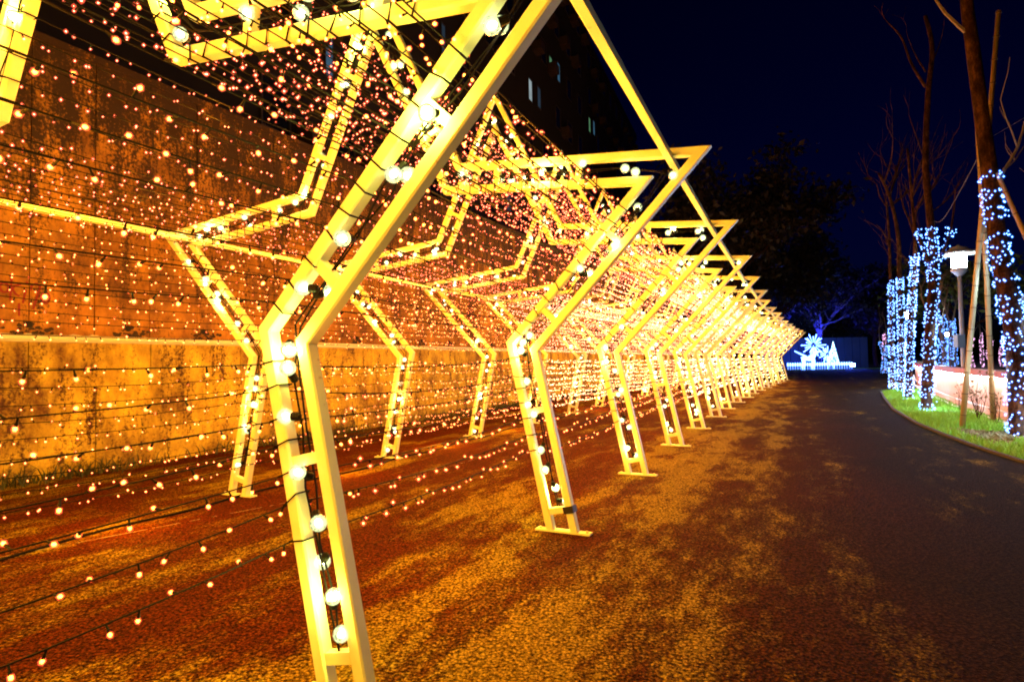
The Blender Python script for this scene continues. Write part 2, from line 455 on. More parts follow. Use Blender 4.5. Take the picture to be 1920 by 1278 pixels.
# ------------------------------------------------------------------ ground
ground = MB()
ground.poly([(-300, -200, 0), (400, -200, 0), (400, 500, 0), (-300, 500, 0)])
ground.build('ground', 'soil', kind='structure')
WU_, WNn = np.array([0.454, 0.891]), np.array([0.891, -0.454])
W0 = np.array([-4.31, 9.36])
def wallp(t, off=0.0, z=0.0):
    q = W0 + WU_ * t + WNn * off; return (q[0], q[1], z)
GRASS_EDGE = [(4.9, -3.0), (5.15, 2.0), (5.4, 4.8), (5.85, 6.96), (6.04, 7.58), (6.31, 8.37), (6.73, 9.48), (7.39, 11.08), (8.88, 14.13), (11.28, 18.39), (12.75, 20.9), (13.6, 21.7), (15.0, 22.3)]
RW = [(5.2, 3.0), (6.9, 6.9), (8.65, 10.43), (10.54, 14.26), (13.4, 19.4), (17.2, 25.7), (22.0, 33.0)]
m_ = MB()
left = [wallp(t, 0.02, 0.004) for t in (-16, -8, 0, 10, 20, 30, 40, 52)]
right = [(x, y, 0.004) for x, y in GRASS_EDGE] + [(20, 27, 0.004), (40, 54, 0.004), (58, 76, 0.004), (30, 78, 0.004)]
m_.poly(left[::-1][::-1] + right[::-1])
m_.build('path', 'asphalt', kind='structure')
# worn thin lines on the asphalt
mk = MB()
def strip_line(pts, w):
    for a, b in zip(pts[:-1], pts[1:]):
        a, b = Vector(a), Vector(b); d = (b - a).normalized(); q = Vector((-d.y, d.x, 0)) * w / 2
        mk.poly([a + q, a - q, b - q, b + q])
rng = random.Random(3)
def worn(p0, p1, w, gaps):
    p0, p1 = Vector(p0), Vector(p1); L = (p1 - p0).length; t = 0
    while t < L:
        s = rng.uniform(0.012, 0.09)
        if rng.random() > gaps: strip_line([p0 + (p1 - p0) * (t / L), p0 + (p1 - p0) * (min(L, t + s) / L)], w * rng.uniform(0.6, 1.2))
        t += s
worn((-3.6, 3.9, 0.009), (-1.2, 6.5, 0.009), 0.007, 0.35)
worn((-1.2, 6.5, 0.009), (0.6, 10.0, 0.009), 0.007, 0.5)
mk.build('path_marking', 'line_paint', kind='structure')

# ------------------------------------------------------------------ retaining wall behind the tunnel
LEDGE, WTOP = 1.59, 5.16
wall = thing('retaining_wall', 'tall stained concrete retaining wall running behind the star tunnel', 'wall', wallp(0))
wall_rot = math.atan2(WU_[1], WU_[0])
wall.rotation_euler = (0, 0, wall_rot)       # local x = along the wall, local -y = towards the tunnel
def wbox(x0, x1, y0, y1, z0, z1, mb=None):
    mb = mb or MB(); return mb.box(((x0 + x1) / 2, (y0 + y1) / 2, (z0 + z1) / 2), x1 - x0, y1 - y0, z1 - z0)
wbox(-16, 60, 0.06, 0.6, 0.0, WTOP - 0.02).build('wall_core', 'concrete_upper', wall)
PW = 0.70
rngw = random.Random(5)
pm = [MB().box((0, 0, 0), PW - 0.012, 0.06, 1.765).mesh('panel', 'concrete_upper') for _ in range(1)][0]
x = -7.64
while x < 22:
    for r in range(2):
        z = LEDGE + 0.9 + r * 1.785
        link('panel', pm, wall, (x + PW / 2, 0.029 + rngw.uniform(-0.006, 0.006), z))
    x += PW
wbox(22.0, 60, 0.0, 0.058, LEDGE, WTOP - 0.01).build('panel', 'concrete_upper', wall)
wbox(-16, -7.66, 0.0, 0.058, LEDGE, WTOP - 0.01).build('panel', 'concrete_upper', wall)
wbox(-16, 60, -0.03, 0.62, WTOP - 0.019, WTOP + 0.07).build('coping', 'concrete_upper', wall)
# lower plinth in two steps with cast bays
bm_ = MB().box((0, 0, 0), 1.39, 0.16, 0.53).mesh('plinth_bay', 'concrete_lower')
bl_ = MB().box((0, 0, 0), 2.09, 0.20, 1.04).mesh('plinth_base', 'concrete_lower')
x = -8.4
while x < 24:
    link('plinth_bay', bm_, wall, (x + 0.7, -0.05 + rngw.uniform(-0.004, 0.004), 1.045 + 0.265)); x += 1.4
x = -8.4
while x < 24:
    link('plinth_base', bl_, wall, (x + 1.05, -0.065 + rngw.uniform(-0.005, 0.005), 0.52)); x += 2.1
wbox(24.0, 60, -0.16, 0.05, 0, LEDGE - 0.02).build('plinth_base', 'concrete_lower', wall)
wbox(-16, -8.42, -0.16, 0.05, 0, LEDGE - 0.02).build('plinth_base', 'concrete_lower', wall)
wbox(-16, 60, -0.15, -0.001, LEDGE - 0.012, LEDGE + 0.004).build('ledge', 'ledge_pale', wall)
mp = MB(); mp.tube([(-16, -0.10, LEDGE + 0.036), (60, -0.10, LEDGE + 0.038)], 0.035, 10); mp.build('conduit_pipe', 'pipe_white', wall, True)
for k in range(28):
    xx = -2.74 + (k - 4) * 1.10 + rngw.uniform(-0.03, 0.03)
    h = MB(); h.lathe([(0.026, 0), (0.038, 0.0), (0.038, 0.012), (0.026, 0.012)], 14, (xx, -0.004, LEDGE + 0.19), Matrix.Rotation(R(90), 3, 'X'))
    h.build('weep_hole', 'hole_dark', wall)
    st = MB()
    for q in range(46):                      # seepage stain round and below the hole
        a = rngw.gauss(0.03, 0.11); b = -abs(rngw.gauss(0, 0.05)) + rngw.gauss(0.0, 0.018) + (0.05 if abs(a) < 0.05 else 0); w = rngw.uniform(0.006, 0.028)
        if LEDGE + 0.15 + b < LEDGE + 0.02: continue
        ph = [2 * math.pi * e / 7 + rngw.uniform(-.2, .2) for e in range(7)]
        st.poly([(xx + a + w * 1.5 * math.cos(t) * rngw.uniform(.6, 1.2), -0.0095 - 0.00004 * q, LEDGE + 0.15 + b + w * math.sin(t) * rngw.uniform(.6, 1.2)) for t in sorted(ph)])
    st.build('seepage_stain', 'stain_dark', wall)
# pale lime bloom on the concrete just above the ledge
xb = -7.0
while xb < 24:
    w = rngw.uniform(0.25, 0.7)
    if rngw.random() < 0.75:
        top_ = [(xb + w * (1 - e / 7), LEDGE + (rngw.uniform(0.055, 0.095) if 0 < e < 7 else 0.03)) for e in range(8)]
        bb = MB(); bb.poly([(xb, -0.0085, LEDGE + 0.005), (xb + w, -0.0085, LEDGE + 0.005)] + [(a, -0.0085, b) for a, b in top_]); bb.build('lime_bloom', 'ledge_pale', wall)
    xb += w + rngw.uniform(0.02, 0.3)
# red spray-painted scrawl
def stroke(mb, pts, w=0.011):
    pts = [Vector((a, -0.0105, b)) for a, b in pts]
    for a, b in zip(pts[:-1], pts[1:]):
        d = (b - a).normalized(); q = Vector((-d.z, 0, d.x)) * w; e = d * w * 0.4
        mb.poly([a + q - e, a - q - e, b - q + e, b + q + e])
gx0, gz0 = -3.03, 2.02
def G(px, py):     # scrawl drawn in its own small grid, laid on the wall
    return (gx0 + px * 0.00066, gz0 + (560 - py) * 0.00096 - px * 0.00003)
gm = MB()
def ell(cx, cyy, rx, ry, a0=0, a1=360, k=14): return [G(cx + rx * math.cos(R(a0 + (a1 - a0) * i / k)), cyy + ry * math.sin(R(a0 + (a1 - a0) * i / k))) for i in range(k + 1)]
stroke(gm, ell(70, 390, 62, 55, -230, 130))
stroke(gm, [G(175, 250), G(165, 390), G(155, 520)]); stroke(gm, [G(300, 330), G(210, 360), G(185, 400), G(230, 450), G(285, 470)])
stroke(gm, [G(380, 390), G(360, 470), G(340, 545)]); stroke(gm, [G(395, 290), G(400, 305)])
stroke(gm, [G(455, 385), G(470, 320), G(540, 295), G(600, 330), G(560, 430), G(495, 605)])
stroke(gm, ell(680, 455, 65, 68)); stroke(gm, [G(285, 560), G(287, 700)])
gm.build('graffiti', 'graffiti_red', wall)

# weeds along the wall foot
def blades(name, pts, hmin, hmax, mat, seed, width=0.006, lean=0.5, **kw):
    r = np.random.default_rng(seed); N = len(pts)
    P = np.asarray(pts, float); a = r.uniform(0, 2 * np.pi, N); h = r.uniform(hmin, hmax, N)
    w = np.stack([np.cos(a), np.sin(a), np.zeros(N)], 1) * (width * (0.6 + r.random(N)))[:, None]
    ln = r.normal(0, lean, (N, 2)) * h[:, None]
    mid = P + np.stack([ln[:, 0] * .35, ln[:, 1] * .35, h * 0.6], 1); tip = P + np.stack([ln[:, 0], ln[:, 1], h], 1)
    V = np.stack([P - w, P + w, mid + w * .7, mid - w * .7, tip], 1).reshape(-1, 3)
    b = np.arange(N) * 5
    F = np.concatenate([np.stack([b, b + 1, b + 2], 1), np.stack([b, b + 2, b + 3], 1), np.stack([b + 3, b + 2, b + 4], 1)])
    return link(name, raw_mesh(name, V, F, mat), **kw)
r_ = np.random.default_rng(2)
wp = []
for t in np.sort(r_.uniform(-5, 26, 5200)):
    dens = 0.45 + 0.55 * math.sin(t * 1.3) * math.sin(t * 0.37 + 1)
    if t < -1.9: dens = 1.0
    if r_.random() < dens: wp.append(wallp(t, 0.18 + abs(r_.normal(0, 0.14)), 0.004))
blades('weeds', wp, 0.05, 0.24, 'weed', 4, 0.007, 0.6, label='dark weeds growing along the foot of the retaining wall', category='weeds', kind='stuff')

# ------------------------------------------------------------------ star arches
TW = 0.030
def mitred(mb, Pl, w, chamfer=0.007):
    """square tube swept along a polyline in the arch plane (x,z), mitred at the corners"""
    k = len(Pl); sec = [(-w, -w + chamfer), (-w + chamfer, -w), (w - chamfer, -w), (w, -w + chamfer), (w, w - chamfer), (w - chamfer, w), (-w + chamfer, w), (-w, w - chamfer)]
    b0 = len(mb.v)
    for i in range(k):
        if i == 0: t = Pl[1] - Pl[0]; nn = np.array([-t[1], t[0]]) / np.linalg.norm(t); sc = 1
        elif i == k - 1: t = Pl[-1] - Pl[-2]; nn = np.array([-t[1], t[0]]) / np.linalg.norm(t); sc = 1
        else:
            a = (Pl[i] - Pl[i - 1]) / np.linalg.norm(Pl[i] - Pl[i - 1]); b = (Pl[i + 1] - Pl[i]) / np.linalg.norm(Pl[i + 1] - Pl[i])
            na, nb = np.array([-a[1], a[0]]), np.array([-b[1], b[0]]); nn = na + nb; nn /= np.linalg.norm(nn); sc = 1 / (nn @ na)
        for a_, d_ in sec:
            q = Pl[i] + nn * a_ * sc; mb.v.append((q[0], d_, max(q[1], 0.012)))
    for i in range(k - 1):
        for j in range(8):
            j2 = (j + 1) % 8; mb.f.append((b0 + i * 8 + j, b0 + i * 8 + j2, b0 + (i + 1) * 8 + j2, b0 + (i + 1) * 8 + j))
    mb.f.append(tuple(b0 + j for j in range(8))[::-1]); mb.f.append(tuple(b0 + (k - 1) * 8 + j for j in range(8)))
mb = MB(); mitred(mb, OUT, TW); outer_me = mb.mesh('outer_frame', 'frame_paint')
mb = MB(); mitred(mb, INN, TW); inner_me = mb.mesh('inner_frame', 'frame_paint')
rung_me = []
for s in range(8):
    fr = {0: (0.10, 0.62), 1: (0.24, 0.72), 2: (0.30, 0.72), 3: (0.30, 0.75), 4: (0.25, 0.70), 5: (0.28, 0.70), 6: (0.28, 0.76), 7: (0.38, 0.90)}[s]
    for f_ in fr:
        q = INN[s] + (INN[s + 1] - INN[s]) * f_
        d = OUT[s + 1] - OUT[s]; d = d / np.linalg.norm(d); t = (q - OUT[s]) @ d; o_ = OUT[s] + d * t
        v = o_ - q; L = np.linalg.norm(v); v /= L; a_ = q + v * TW * 0.98; b_ = o_ - v * TW * 0.98
        c_ = (a_ + b_) / 2; ang = math.atan2(v[1], v[0])
        rb = MB(); rb.box((c_[0], 0, c_[1]), np.linalg.norm(b_ - a_), 0.044, 0.044, Matrix.Rotation(-ang, 3, 'Y'))
        rung_me.append(rb.mesh('rung', 'frame_paint'))
plate_me = []
for sgn in (1, -1):
    c_ = sgn * (WF - 0.09); pb = MB(); pb.box((c_, 0, 0.010), 0.42, 0.075, 0.012)
    for e in (-0.18, 0.18): pb.lathe([(0.012, 0.016), (0.012, 0.026), (0.006, 0.030)], 6, (c_ + e, 0, 0))
    plate_me.append(pb.mesh('base_plate', 'frame_paint'))
hint = ['cropped at the left edge beside the camera', 'nearest, its leg crossing the foreground', 'its right point joined to the blue sky', 'its right foot two arches into the tunnel']
for i, (ax, ay, th) in enumerate(ARCH):
    if i == 0: lab = 'yellow star arch beside the camera, only its light strings reach the picture'
    elif i == 1: lab = 'nearest yellow steel star arch, its leg crossing the foreground'
    elif i == NA - 1: lab = 'farthest yellow star arch at the end of the tunnel, by the blue lights'
    else: lab = '%s yellow steel star arch into the tunnel, counted from the camera' % ORD[i - 1]
    t = thing('star_arch', lab, 'light arch', (ax, ay, 0.004), R(th), 'star arches of the tunnel')
    link('outer_frame', outer_me, t); link('inner_frame', inner_me, t)
    for me in rung_me: link('rung', me, t)
    for me in plate_me: link('base_plate', me, t)
# black tape on the foot of the second arch
tp = MB()
q = OUT[0] + (OUT[1] - OUT[0]) * 0.13; d = (OUT[1] - OUT[0]) / np.linalg.norm(OUT[1] - OUT[0])
tp.box((q[0], 0, q[1]), 0.078, 0.078, 0.05, Matrix.Rotation(math.atan2(-d[0], d[1]) * -1, 3, 'Y'))
tape = tp.mesh('tape_wrap', 'tie_black')
arch2 = [o for o in COL.objects if o.name.startswith('star_arch')][2]
link('tape_wrap', tape, arch2)

# power cable lying along the left feet
gc_ = MB(); gpt = []
for i in range(NA - 1):
    for e in range(4):
        q = arch_pt(i, -WF + 0.22 + 0.09 * math.sin(i * 2.1 + e * 1.3), 0.014, e * 0.6); gpt.append(Vector(q))
o_g = gpt[0].copy(); gc_.tube([q - o_g for q in smooth_path_(gpt)], 0.011, 5); gc_.build('power_cable', 'cable', None, False, loc=tuple(o_g), label='black power cable lying along the left feet of the arches', category='cable')

# rails joining the star points
def tip_rail(x, z, lab, dep):
    t = thing('tip_rail', lab, 'rail', (0, 0, 0))
    for i in range(NA - 1):
        a, b = Vector(arch_pt(i, x, z, dep)), Vector(arch_pt(i + 1, x, z, dep)); d = (b - a)
        M = Matrix.Rotation(math.atan2(d.y, d.x), 3, 'Z')
        s = MB(); s.box((a + b) / 2, d.length - 0.004, 0.045, 0.045, M); s.build('rail_section', 'frame_paint', t)
        br = MB(); br.box(b + Vector((0, 0, 0.026)), 0.16, 0.06, 0.006, Matrix.Rotation(R(ARCH[i + 1][2]), 3, 'Z'))
        for e in (-0.055, 0.055): br.lathe([(0.011, 0), (0.011, 0.008)], 8, tuple(b + Vector((e * math.cos(R(ARCH[i + 1][2])), e * math.sin(R(ARCH[i + 1][2])), 0.029))))
        br.build('bracket', 'frame_paint', t)
tip_rail(WT - 0.21, ZT - 0.012, 'yellow rail joining the right points of the stars against the sky', 0.0)
tip_rail(-WT + 0.30, ZT - 0.055, 'yellow rail joining the left points of the stars before the concrete wall', 0.0)

# ------------------------------------------------------------------ fairy-light strings along the inner star
SP_STR = 0.128
slots = []       # (segment, index in segment, local point, inward normal, tangent)
SEGN = ['right legs', 'right lower arms', 'right upper arms', 'right apex slope', 'left apex slope', 'left upper arms', 'left lower arms', 'left legs']
for s in range(8):
    a, b = INN[s], INN[s + 1]; L = np.linalg.norm(b - a); t = (b - a) / L; nn = np.array([-t[1], t[0]])
    lo, hi = 0.05, L - 0.05
    if s == 0: lo = 0.54
    if s == 7: hi = L - 0.30
    if s in (1,): hi = L - 0.16
    if s in (2,): lo = 0.26
    if s == 5: hi = L - 0.14
    if s == 6: lo = 0.14
    k = int((hi - lo) / SP_STR) + 1
    for j in range(k):
        slots.append((s, j, k, a + t * (lo + (hi - lo) * (j + 0.5) / k), nn, t))
rs = np.random.default_rng(11)
STR = []
for (s, j, k, q, nn, t) in slots:
    pts, loops, singles = [], MB(), []
    for i in range(NA):
        jit = rs.normal(0, 0.012)
        loc = q + t * jit
        w = TW + 0.006
        front = loc + nn * (w + 0.002)
        pts.append(arch_pt(i, front[0], front[1]))
        sk = rs.normal(0, 0.012)                      # turn of cable round the tube
        ring = [loc + nn * w, loc + nn * w, loc - nn * w + t * sk, loc - nn * w + t * sk]
        dep = [-w, w, w, -w]
        P4 = [arch_pt(i, r0[0], r0[1], d0) for r0, d0 in zip(ring, dep)]
        lp = loops if i > 3 else MB()
        if i < 10:
            lp.tube(P4 + [P4[0]], 0.0042, 4, False)
            if rs.random() < 0.35:                   # a loose end
                e = P4[int(rs.integers(0, 4))]; lp.tube([P4[0], e, e + rs.normal(0, 0.02, 3)], 0.004, 4)
        if i <= 3: singles.append(lp)
    cable = MB(); LP, LD, BAY = [], [], []
    for i in range(NA - 1):
        a, b = pts[i], pts[i + 1]; sag = abs(rs.normal(0.018, 0.014)) + (0.02 if s in (0, 7) else 0.0)
        nseg = 8 if i < 3 else (4 if i < 7 else 2)
        def at(u): return a + (b - a) * u + np.array((0, 0, -sag * 4 * u * (1 - u)))
        cable.tube([at(e / nseg) for e in range(nseg + 1)], 0.0030 if i == 0 else 0.0036 if i < 6 else 0.005, 4 if i < 6 else 3, False)
        nl = 21 if i == 0 else 28 if i < 3 else 36 if i < 5 else 42 if i < 10 else 32
        us = (np.arange(nl) + 0.5) / nl + rs.normal(0, 0.010, nl)
        d = (b - a) / np.linalg.norm(b - a); e1 = np.cross(d, (0, 0, 1)); e1 /= np.linalg.norm(e1); e2 = np.cross(e1, d)
        for u in us:
            an = rs.normal(-1.57, 1.2)
            LP.append(at(min(max(u, 0.01), 0.99))); LD.append(e1 * math.cos(an) + e2 * math.sin(an) + d * rs.normal(0, 0.3)); BAY.append(i)
    STR.append((s, j, k, cable, (loops, singles), np.array(LP), np.array(LD), np.array(BAY)))
# level of detail: the 300 biggest bulbs in view are single parts
allP = np.concatenate([q[5] for q in STR]); vis, dist = in_view(allP)
key = np.where(vis, dist, 1e9); order = np.argsort(key)[:300]; single = np.zeros(len(allP), bool); single[order] = True
STEM = 0.026
sock = MB(); sock.tube([(0, 0, 0), (0, 0, STEM * 0.55), (0, 0, STEM * 0.56), (0, 0, STEM)], [0.0032, 0.0032, 0.0045, 0.0045], 6); sock_me = sock.mesh('led_socket', 'socket_black')
halo2_me = raw_mesh('inner_halo', ICO_V * np.array([0.0075, 0.0075, 0.0095]), ICO_F, 'led_halo_inner', True)  # inner glow shell, painted halo close to the bulb
halo_me = raw_mesh('led_cap', ICO_V * np.array([0.0105, 0.0105, 0.0125]), ICO_F, 'led_cap', True)  # outer glow shell, painted halo round the bulb
bv = ICO_V * np.array([0.0048, 0.0048, 0.0065]); bulb_me = raw_mesh('led_bulb', bv, ICO_F, 'led_warm', True)
base_i = 0
for (s, j, k, cable, loops, LP, LD, BAY) in STR:
    LD = LD / np.linalg.norm(LD, axis=1)[:, None]
    side = SEGN[s]
    if s in (0, 1, 6): place = '%s up from the bottom of the %s' % (ORD[j], side) if s != 6 else '%s down from the points along the %s' % (ORD[j], side)
    elif s == 7: place = '%s down from the bend on the %s' % (ORD[j], side)
    elif s in (2, 5): place = '%s in from the points along the %s' % (ORD[j] if s == 2 else ORD[k - 1 - j], side)
    else: place = '%s up towards the apex on the %s' % (ORD[j] if s == 3 else ORD[k - 1 - j], side.replace('apex slope', 'upper slope'))
    t = thing('fairy_light_string', 'dark cable of warm lights, ' + place, 'string lights', tuple(LP[0]), 0, 'fairy-light strings of the tunnel')
    org = LP[0]
    def local(mbx):
        mbx.v = [(a - org[0], b - org[1], c - org[2]) for a, b, c in mbx.v]; return mbx
    cb = local(cable).build('cable', 'cable', t)
    local(loops[0]).build('cable_loops', 'cable', t, kind='stuff')
    for lp in loops[1]: local(lp).build('cable_loop', 'cable', t)
    sel = single[base_i:base_i + len(LP)]; base_i += len(LP)
    tipp = LP + LD * (STEM + 0.004)
    for q in np.nonzero(sel)[0]:
        so = link('led_socket', sock_me, t, tuple(LP[q] - org))
        so.rotation_mode = 'QUATERNION'; so.rotation_quaternion = Vector(LD[q]).to_track_quat('Z', 'Y')
        link('led_bulb', bulb_me, so, (0, 0, STEM + 0.005)); link('led_cap', halo_me, so, (0, 0, STEM + 0.006)); link('inner_halo', halo2_me, so, (0, 0, STEM + 0.0055))
    if (base_i // len(LP)) % 7 == 3:
        for i in range(NA - 1):                  # the light that this stretch of bulbs gives off
            if i < 5 or i % 2 == 0:
                c = LP[BAY == i].mean(0); glow('led_light', 'led_light' if i < 5 else 'led_light_far', (1.0, 0.31, 0.012), LED_W if i < 5 else LED_W * 1.5, 0.15, t, tuple(c - org))
    near = (~sel) & (BAY < 5); far = (~sel) & (BAY >= 5)
    V, F, Vs, Fs = [], [], [], []
    if near.any():
        N = int(near.sum()); r0 = 0.0047 * np.where(rs.random(N) < 0.12, 0.45, 1.0) * rs.uniform(0.75, 1.2, N)
        V = (ICO_V[None] * r0[:, None, None] + (tipp[near] - org)[:, None]).reshape(-1, 3); F = (ICO_F[None] + (np.arange(N) * 12)[:, None, None]).reshape(-1, 3)
        link('led_halos', scatter_mesh('led_halos', tipp[near] - org, ICO_V if False else OCT_V, OCT_F, np.maximum(r0, 0.0036) * 2.7, 'led_cap'), t, kind='stuff')  # painted halo shells of the near bulbs
        # three-sided sockets
        D = LD[near]; e1 = np.cross(D, (0.31, 0.2, 0.93)); e1 /= np.linalg.norm(e1, axis=1)[:, None]; e2 = np.cross(D, e1); B = LP[near] - org
        ring = np.stack([e1, -0.5 * e1 + 0.87 * e2, -0.5 * e1 - 0.87 * e2], 1) * 0.0042
        Vs = np.concatenate([B[:, None] + ring, B[:, None] + ring + (D * STEM)[:, None]], 1).reshape(-1, 3)
        q6 = np.array([(0, 1, 4), (0, 4, 3), (1, 2, 5), (1, 5, 4), (2, 0, 3), (2, 3, 5)]); Fs = (q6[None] + (np.arange(N) * 6)[:, None, None]).reshape(-1, 3)
    if far.any():
        N = int(far.sum()); r1 = 0.0098 * rs.uniform(0.85, 1.15, N)
        V2 = (OCT_V[None] * r1[:, None, None] + (tipp[far] - org)[:, None]).reshape(-1, 3); F2 = (OCT_F[None] + (np.arange(N) * 6)[:, None, None]).reshape(-1, 3)
        link('led_bulbs', raw_mesh('led_bulbs', V2, F2, 'led_far' if 1 <= s <= 6 else 'led_end', True), t, kind='stuff')
    if len(V): link('led_bulbs', raw_mesh('led_bulbs', V, F, 'led_top' if 2 <= s <= 5 else 'led_mid', True), t, kind='stuff')
    if len(Vs): link('led_sockets', raw_mesh('led_sockets', Vs, Fs, 'socket_black'), t, kind='stuff')

# ------------------------------------------------------------------ strings of glass globes between the two tubes of each star
GR = 0.032
def uv(r, seg=16, rings=10):
    return [(max(1e-4, r * math.sin(math.pi * i / rings)), -r * math.cos(math.pi * i / rings)) for i in range(rings + 1)]
gs = MB(); gs.lathe([(a, b + GR + 0.030) for a, b in uv(GR)], 18); globe_me = gs.mesh('globe', 'globe_glass', True)
gc = MB(); gc.lathe([(a, b * 1.25 + GR + 0.026) for a, b in uv(0.0135, rings=6)], 10); core_me = gc.mesh('filament', 'globe_core', True)
sk_ = MB(); sk_.lathe([(0.009, -0.004), (0.015, 0.0), (0.0165, 0.006), (0.0165, 0.034), (0.014, 0.038)], 10); gsock_me = sk_.mesh('globe_socket', 'socket_black')
MIDP = offset(OUT, DD * 0.5)
rg = random.Random(21)
def mid_at(s):
    acc = 0
    for a, b in zip(MIDP[:-1], MIDP[1:]):
        L = np.linalg.norm(b - a)
        if s <= acc + L: return a + (b - a) * ((s - acc) / L), (b - a) / L
        acc += L
    return MIDP[-1], (MIDP[-1] - MIDP[-2]) / L
TOTAL = sum(np.linalg.norm(b - a) for a, b in zip(MIDP[:-1], MIDP[1:]))
for i in range(NA):
    ax, ay, th = ARCH[i]
    lab = 'string of clear glass globe bulbs inside the %s' % ('star arch beside the camera' if i == 0 else 'nearest star arch' if i == 1 else 'farthest star arch' if i == NA - 1 else '%s star arch' % ORD[i - 1])
    t = thing('globe_light_string', lab, 'string lights', (ax, ay, 0.004), R(th), 'globe strings on the star arches')
    cab = MB()
    for c in range(2):
        ptsl = []; s = 0.14
        while s < TOTAL - 0.12:
            q, tg = mid_at(s); nn = np.array([-tg[1], tg[0]]); o_ = q + nn * rg.uniform(-0.022, 0.022)
            ptsl.append((o_[0], rg.uniform(-0.02, 0.02), o_[1])); s += 0.22
        cab.tube(ptsl, 0.0040, 4 if i < 6 else 3, False)
    cab.build('cable', 'cable', t)
    s = 0.20; cores, shells = [], []
    gl_pts = []
    while s < TOTAL - 0.15:
        q, tg = mid_at(s); nn = np.array([-tg[1], tg[0]])
        for _ in range(2 if (rg.random() < 0.35 and 1.3 < s < TOTAL - 1.3) else 1):
            d = Vector((rg.gauss(0, .6), rg.choice((-1, -1, 1)) * rg.uniform(0.3, 1.0), rg.gauss(-0.1, .6))).normalized()
            o_ = q + nn * rg.uniform(-0.01, 0.01) + tg * rg.uniform(-0.04, 0.04)
            gl_pts.append((Vector((o_[0], 0.0, o_[1])), d))
        s += rg.uniform(0.12, 0.19) if (s < 1.35 or s > TOTAL - 1.35) else rg.uniform(0.22, 0.38)
    for e, (q, d) in enumerate(gl_pts):
        if e % (3 if i == 0 else 6 if i < 8 else 10) == 1: glow('bulb_light', 'bulb_light' if i < 3 else 'bulb_light_far', (0.95, 1.0, 0.16) if i < 3 else (1.0, 0.72, 0.16), GLOBE_W if i < 3 else GLOBE_W * 0.62, 0.036, t, q + d * (GR + 0.03))
        if i <= 6:
            so = link('globe_socket', gsock_me, t, q); so.rotation_mode = 'QUATERNION'; so.rotation_quaternion = d.to_track_quat('Z', 'Y')
            link('globe', globe_me, so); link('filament', core_me, so)
        else:
            cores.append(tuple(q + d * (GR + 0.03)))
    if cores:
        C = np.array(cores)
        link('filaments', scatter_mesh('filaments', C, ICO_V, ICO_F, [0.0155] * len(C), 'globe_core'), t, kind='stuff')
        link('globes', scatter_mesh('globes', C, ICO_V, ICO_F, [GR] * len(C), 'globe_glass'), t, kind='stuff')

# ------------------------------------------------------------------ planted verge on the right
verge = MB()
ge = [(x, y, 0.012) for x, y in GRASS_EDGE]
rw = [(4.95, -3, 0.012)] + [(x, y, 0.012) for x, y in RW[:5]] + [(15.0, 22.3, 0.012)]
verge.poly(ge[:-1] + rw[::-1][:1] + rw[::-1][1:])
verge_o = verge.build('verge', 'lawn_soil', kind='structure')
kb = MB()
for a, b in zip(GRASS_EDGE[:-1], GRASS_EDGE[1:]):
    a, b = Vector((a[0], a[1], 0)), Vector((b[0], b[1], 0)); d = b - a
    kb.box((a + b) / 2 + Vector((0, 0, 0.012)), d.length, 0.05, 0.05, Matrix.Rotation(math.atan2(d.y, d.x), 3, 'Z'))
kb.build('kerb', 'kerb_stone', kind='structure')
def lerp_poly(P, y):
    for a, b in zip(P[:-1], P[1:]):
        if a[1] <= y <= b[1]: return a[0] + (b[0] - a[0]) * (y - a[1]) / max(1e-6, b[1] - a[1])
    return P[-1][0]
rgk = np.random.default_rng(8)
gp, gd = [], []
while len(gp) < 16000:
    y = rgk.uniform(4.5, 21.8); x0, x1 = lerp_poly(GRASS_EDGE, y) + 0.03, lerp_poly(RW, y) - 0.03
    if x1 <= x0: continue
    x = rgk.uniform(x0, x1)
    if rgk.random() > min(1.0, 7.0 / y) + 0.25: continue
    patch = math.sin(x * 2.1 + y) * math.sin(y * 1.7 - x * .8)
    dry = (8.2 < y < 10.4 and x > lerp_poly(GRASS_EDGE, y) + 0.25) and patch > -0.5
    if dry and len(gd) < 2600: gd.append((x, y, 0.012))
    else: gp.append((x, y, 0.012))
blades('grass', gp, 0.04, 0.12, 'grass', 9, 0.007, 0.4, label='bright green grass on the verge under the wrapped trees', category='grass', kind='stuff')
blades('dry_grass', gd, 0.015, 0.05, 'grass_dry', 10, 0.012, 1.2, label='dry straw-coloured cuttings on the verge by the leaning tree', category='grass', kind='stuff')

